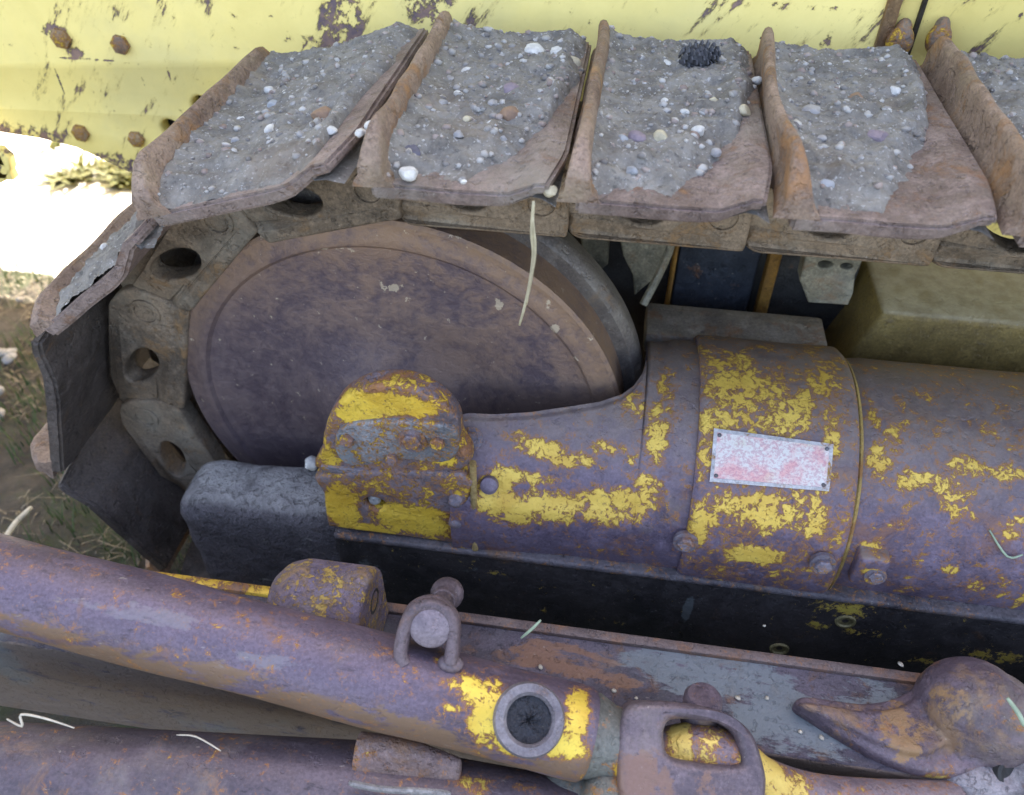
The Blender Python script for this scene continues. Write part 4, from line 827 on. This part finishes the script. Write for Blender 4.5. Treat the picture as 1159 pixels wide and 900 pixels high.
# ------------------------------------------------------------------ ground
GZ = -1.2
def groundmat():
    N = NT('ground_soil'); col = N.mix(N.ramp(N.noise(14, 9, .7), .3, .7), (.035, .03, .025), (.10, .085, .065))
    col = N.mix(N.math('MULTIPLY', N.ramp(N.noise(5, 6), .48, .62), .6), col, (.06, .09, .03)); col = N.mix(N.math('MULTIPLY', N.ramp(N.noise(60, 5, .7), .6, .7), .5), col, (.22, .19, .14))
    dist = N.vm('LENGTH', N.pos.outputs['Position'], (0, 0, 0))
    col = N.mix(N.ramp(N.noise(2.1, 6), .3, .6, .35, .9), col, (.42, .40, .33)) if False else col
    N.l(col, N.b.inputs['Base Color']); N.b.inputs['Roughness'].default_value = .95; N.bump(N.noise(40, 8, .7), .02); return N.m
bm = bmesh.new()
def gax(v): return v
xsg = list(np.linspace(-3.6, 2.4, 151)); ysg = list(np.linspace(-.4, 5, 136))
def warp(l, lo, hi, far): return [-far]+[-far*.2]+l+[far*.2, far]
xsg = [-150, -40, -12, -6]+xsg+[6, 12, 40, 150]; ysg = [-150, -40, -12, -3]+ysg+[8, 15, 40, 150]
G = [[bm.verts.new((x, y, GZ+.03*noise.noise(Vector((x*2, y*2, 0)))+.012*noise.noise(Vector((x*11, y*11, 3)))+.004*noise.noise(Vector((x*40, y*40, 3))))) for y in ysg] for x in xsg]
for i in range(len(xsg)-1):
    for j in range(len(ysg)-1): bm.faces.new((G[i][j], G[i+1][j], G[i+1][j+1], G[i][j+1]))
put('ground', bm2me(bm, False), groundmat(), None, 'bare soil and litter beside the track', 180, kind='structure')
def litter(name, mat, n, region, lab, hmin, hmax, wd, seed, lean=.5, cat='grass'):
    rs = random.Random(seed); bm = bmesh.new()
    for _ in range(n):
        x = rs.uniform(region[0], region[1]); y = rs.uniform(region[2], region[3]); h = rs.uniform(hmin, hmax); a = rs.uniform(0, 6.28)
        if noise.noise(Vector((x*3, y*3, seed))) < -.15: continue
        if cat == 'grass' and seed == 4 and noise.noise(Vector((x*5, y*5, 9))) < .08: continue
        z = GZ-.01; d = Vector((math.cos(a), math.sin(a), 0)); sd = Vector((-d.y, d.x, 0))*wd*rs.uniform(.6, 1.3); l = rs.uniform(.2, 1)*lean*h
        prev = None
        for k in range(4):
            t = k/3; c = Vector((x, y, z))+d*l*t*t+Vector((0, 0, h*t*(1-.25*lean*t)+.012)); w = sd*(1-t*.9)
            cur = (bm.verts.new(c-w), bm.verts.new(c+w))
            if prev: bm.faces.new((prev[0], prev[1], cur[1], cur[0]))
            prev = cur
    put(name, bm2me(bm, False), mat, None, lab, 180, cat=cat, kind='stuff')
litter('grass', M_green, 5200, (-1.75, -.45, .55, 1.7), 'short green grass around the foot of the track', .02, .07, .0016, 2)
litter('dry_litter', plainmat('dry_litter_straw', (.26, .22, .15), c2=(.12, .10, .07)), 4200, (-1.8, -.45, .55, 1.9), 'dry grass litter on the ground at left', .01, .03, .002, 3, 3.5, 'litter')
bm = bmesh.new()
XS = list(np.linspace(-5, 2.6, 60)); YS = list(np.linspace(0, 1, 40))
GP = [[bm.verts.new((x, (1.54+.07*noise.noise(Vector((x*3, 0, 1))))+(6-1.54)*y, GZ+.022+.03*noise.noise(Vector((x*2, (1.6+4.4*y)*2, 0)))+.006*noise.noise(Vector((x*23, y*90, 3)))-(.03 if y == 0 else 0))) for y in YS] for x in XS]
for i in range(len(XS)-1):
    for j in range(len(YS)-1): bm.faces.new((GP[i][j], GP[i+1][j], GP[i+1][j+1], GP[i][j+1]))
put('sunlit_ground_sheet', bm2me(bm, False), rockmat('pale_sun_glare', (.62, .60, .54), (.50, .48, .42)), None, 'added pale ground sheet with sun glare in its colour, beyond the machine', 180, kind='structure')  # sheet added over the ground; its pale colour carries the sun glare
litter('sunlit_weeds', plainmat('yellow_green_weed', (.06, .07, .003), c2=(.075, .065, .004)), 900, (-1.86, -1.45, 1.98, 2.30), 'yellow green weeds on the bright ground under the hull', .06, .10, .016, 4, 1.4)
for k in range(6):
    p = atZ(rng.uniform(-5, 30), rng.uniform(325, 470), GZ+.015); put('stone', rock(p, rng.uniform(.008, .018), 200+k, .6, 2), RM['g'], None, 'grey stone on the shaded ground left of the track', 180, cat='stone', group='grey stones on the ground at left')
# small yellow tab left of the hull
tb = [(atY(x, y, 1.1).x, atY(x, y, 1.1).z) for x, y in ((-20, 168), (0, 172), (9, 180), (12, 192), (8, 204), (-2, 209), (-20, 207))]
tc = atY(3, 192, 1.1)
put('mounting_tab', plateXZ([tb, [(tc.x+.006*math.cos(q), tc.z+.006*math.sin(q)) for q in np.linspace(0, 2*math.pi, 14)[:-1]]], 1.1, 1.12, .003), M_hull, dozer)
bxm = box((-2.2, 1.1, hb[0][1]-.06), (tb[0][0]+.03, 1.12, tb[0][1]), .004); put('tab_arm', bxm, M_hull, dozer)

# ------------------------------------------------------------------ light
SUN_EL, SUN_AZ = 52, 8      # azimuth measured from +Y towards +X
w = bpy.data.worlds.new('World'); scn.world = w; w.use_nodes = True; nt = w.node_tree
bg = nt.nodes['Background']; sky = nt.nodes.new('ShaderNodeTexSky'); sky.sky_type = 'NISHITA'; sky.sun_disc = False
sky.sun_elevation = R(SUN_EL); sky.sun_rotation = R(SUN_AZ); sky.dust_density = 3.0; sky.ozone_density = 1.0
wm = nt.nodes.new('ShaderNodeMix'); wm.data_type = 'RGBA'; wm.blend_type = 'MULTIPLY'; wm.inputs[0].default_value = 1; wm.inputs[7].default_value = (1.17, 1.0, .88, 1)
nt.links.new(sky.outputs[0], wm.inputs[6]); nt.links.new(wm.outputs[2], bg.inputs[0]); bg.inputs[1].default_value = .15
sd = Vector((math.sin(R(SUN_AZ))*math.cos(R(SUN_EL)), math.cos(R(SUN_AZ))*math.cos(R(SUN_EL)), math.sin(R(SUN_EL))))
sl = bpy.data.lights.new('sun', 'SUN'); so = bpy.data.objects.new('sun', sl); COL.objects.link(so)
sl.energy = 5; sl.angle = R(.5); sl.color = (1, .95, .87); so.rotation_euler = sd.to_track_quat('Z', 'Y').to_euler()
scn.view_settings.view_transform = 'Standard'; scn.view_settings.look = 'None'; scn.view_settings.gamma = 1
scn.view_settings.exposure = 2.45
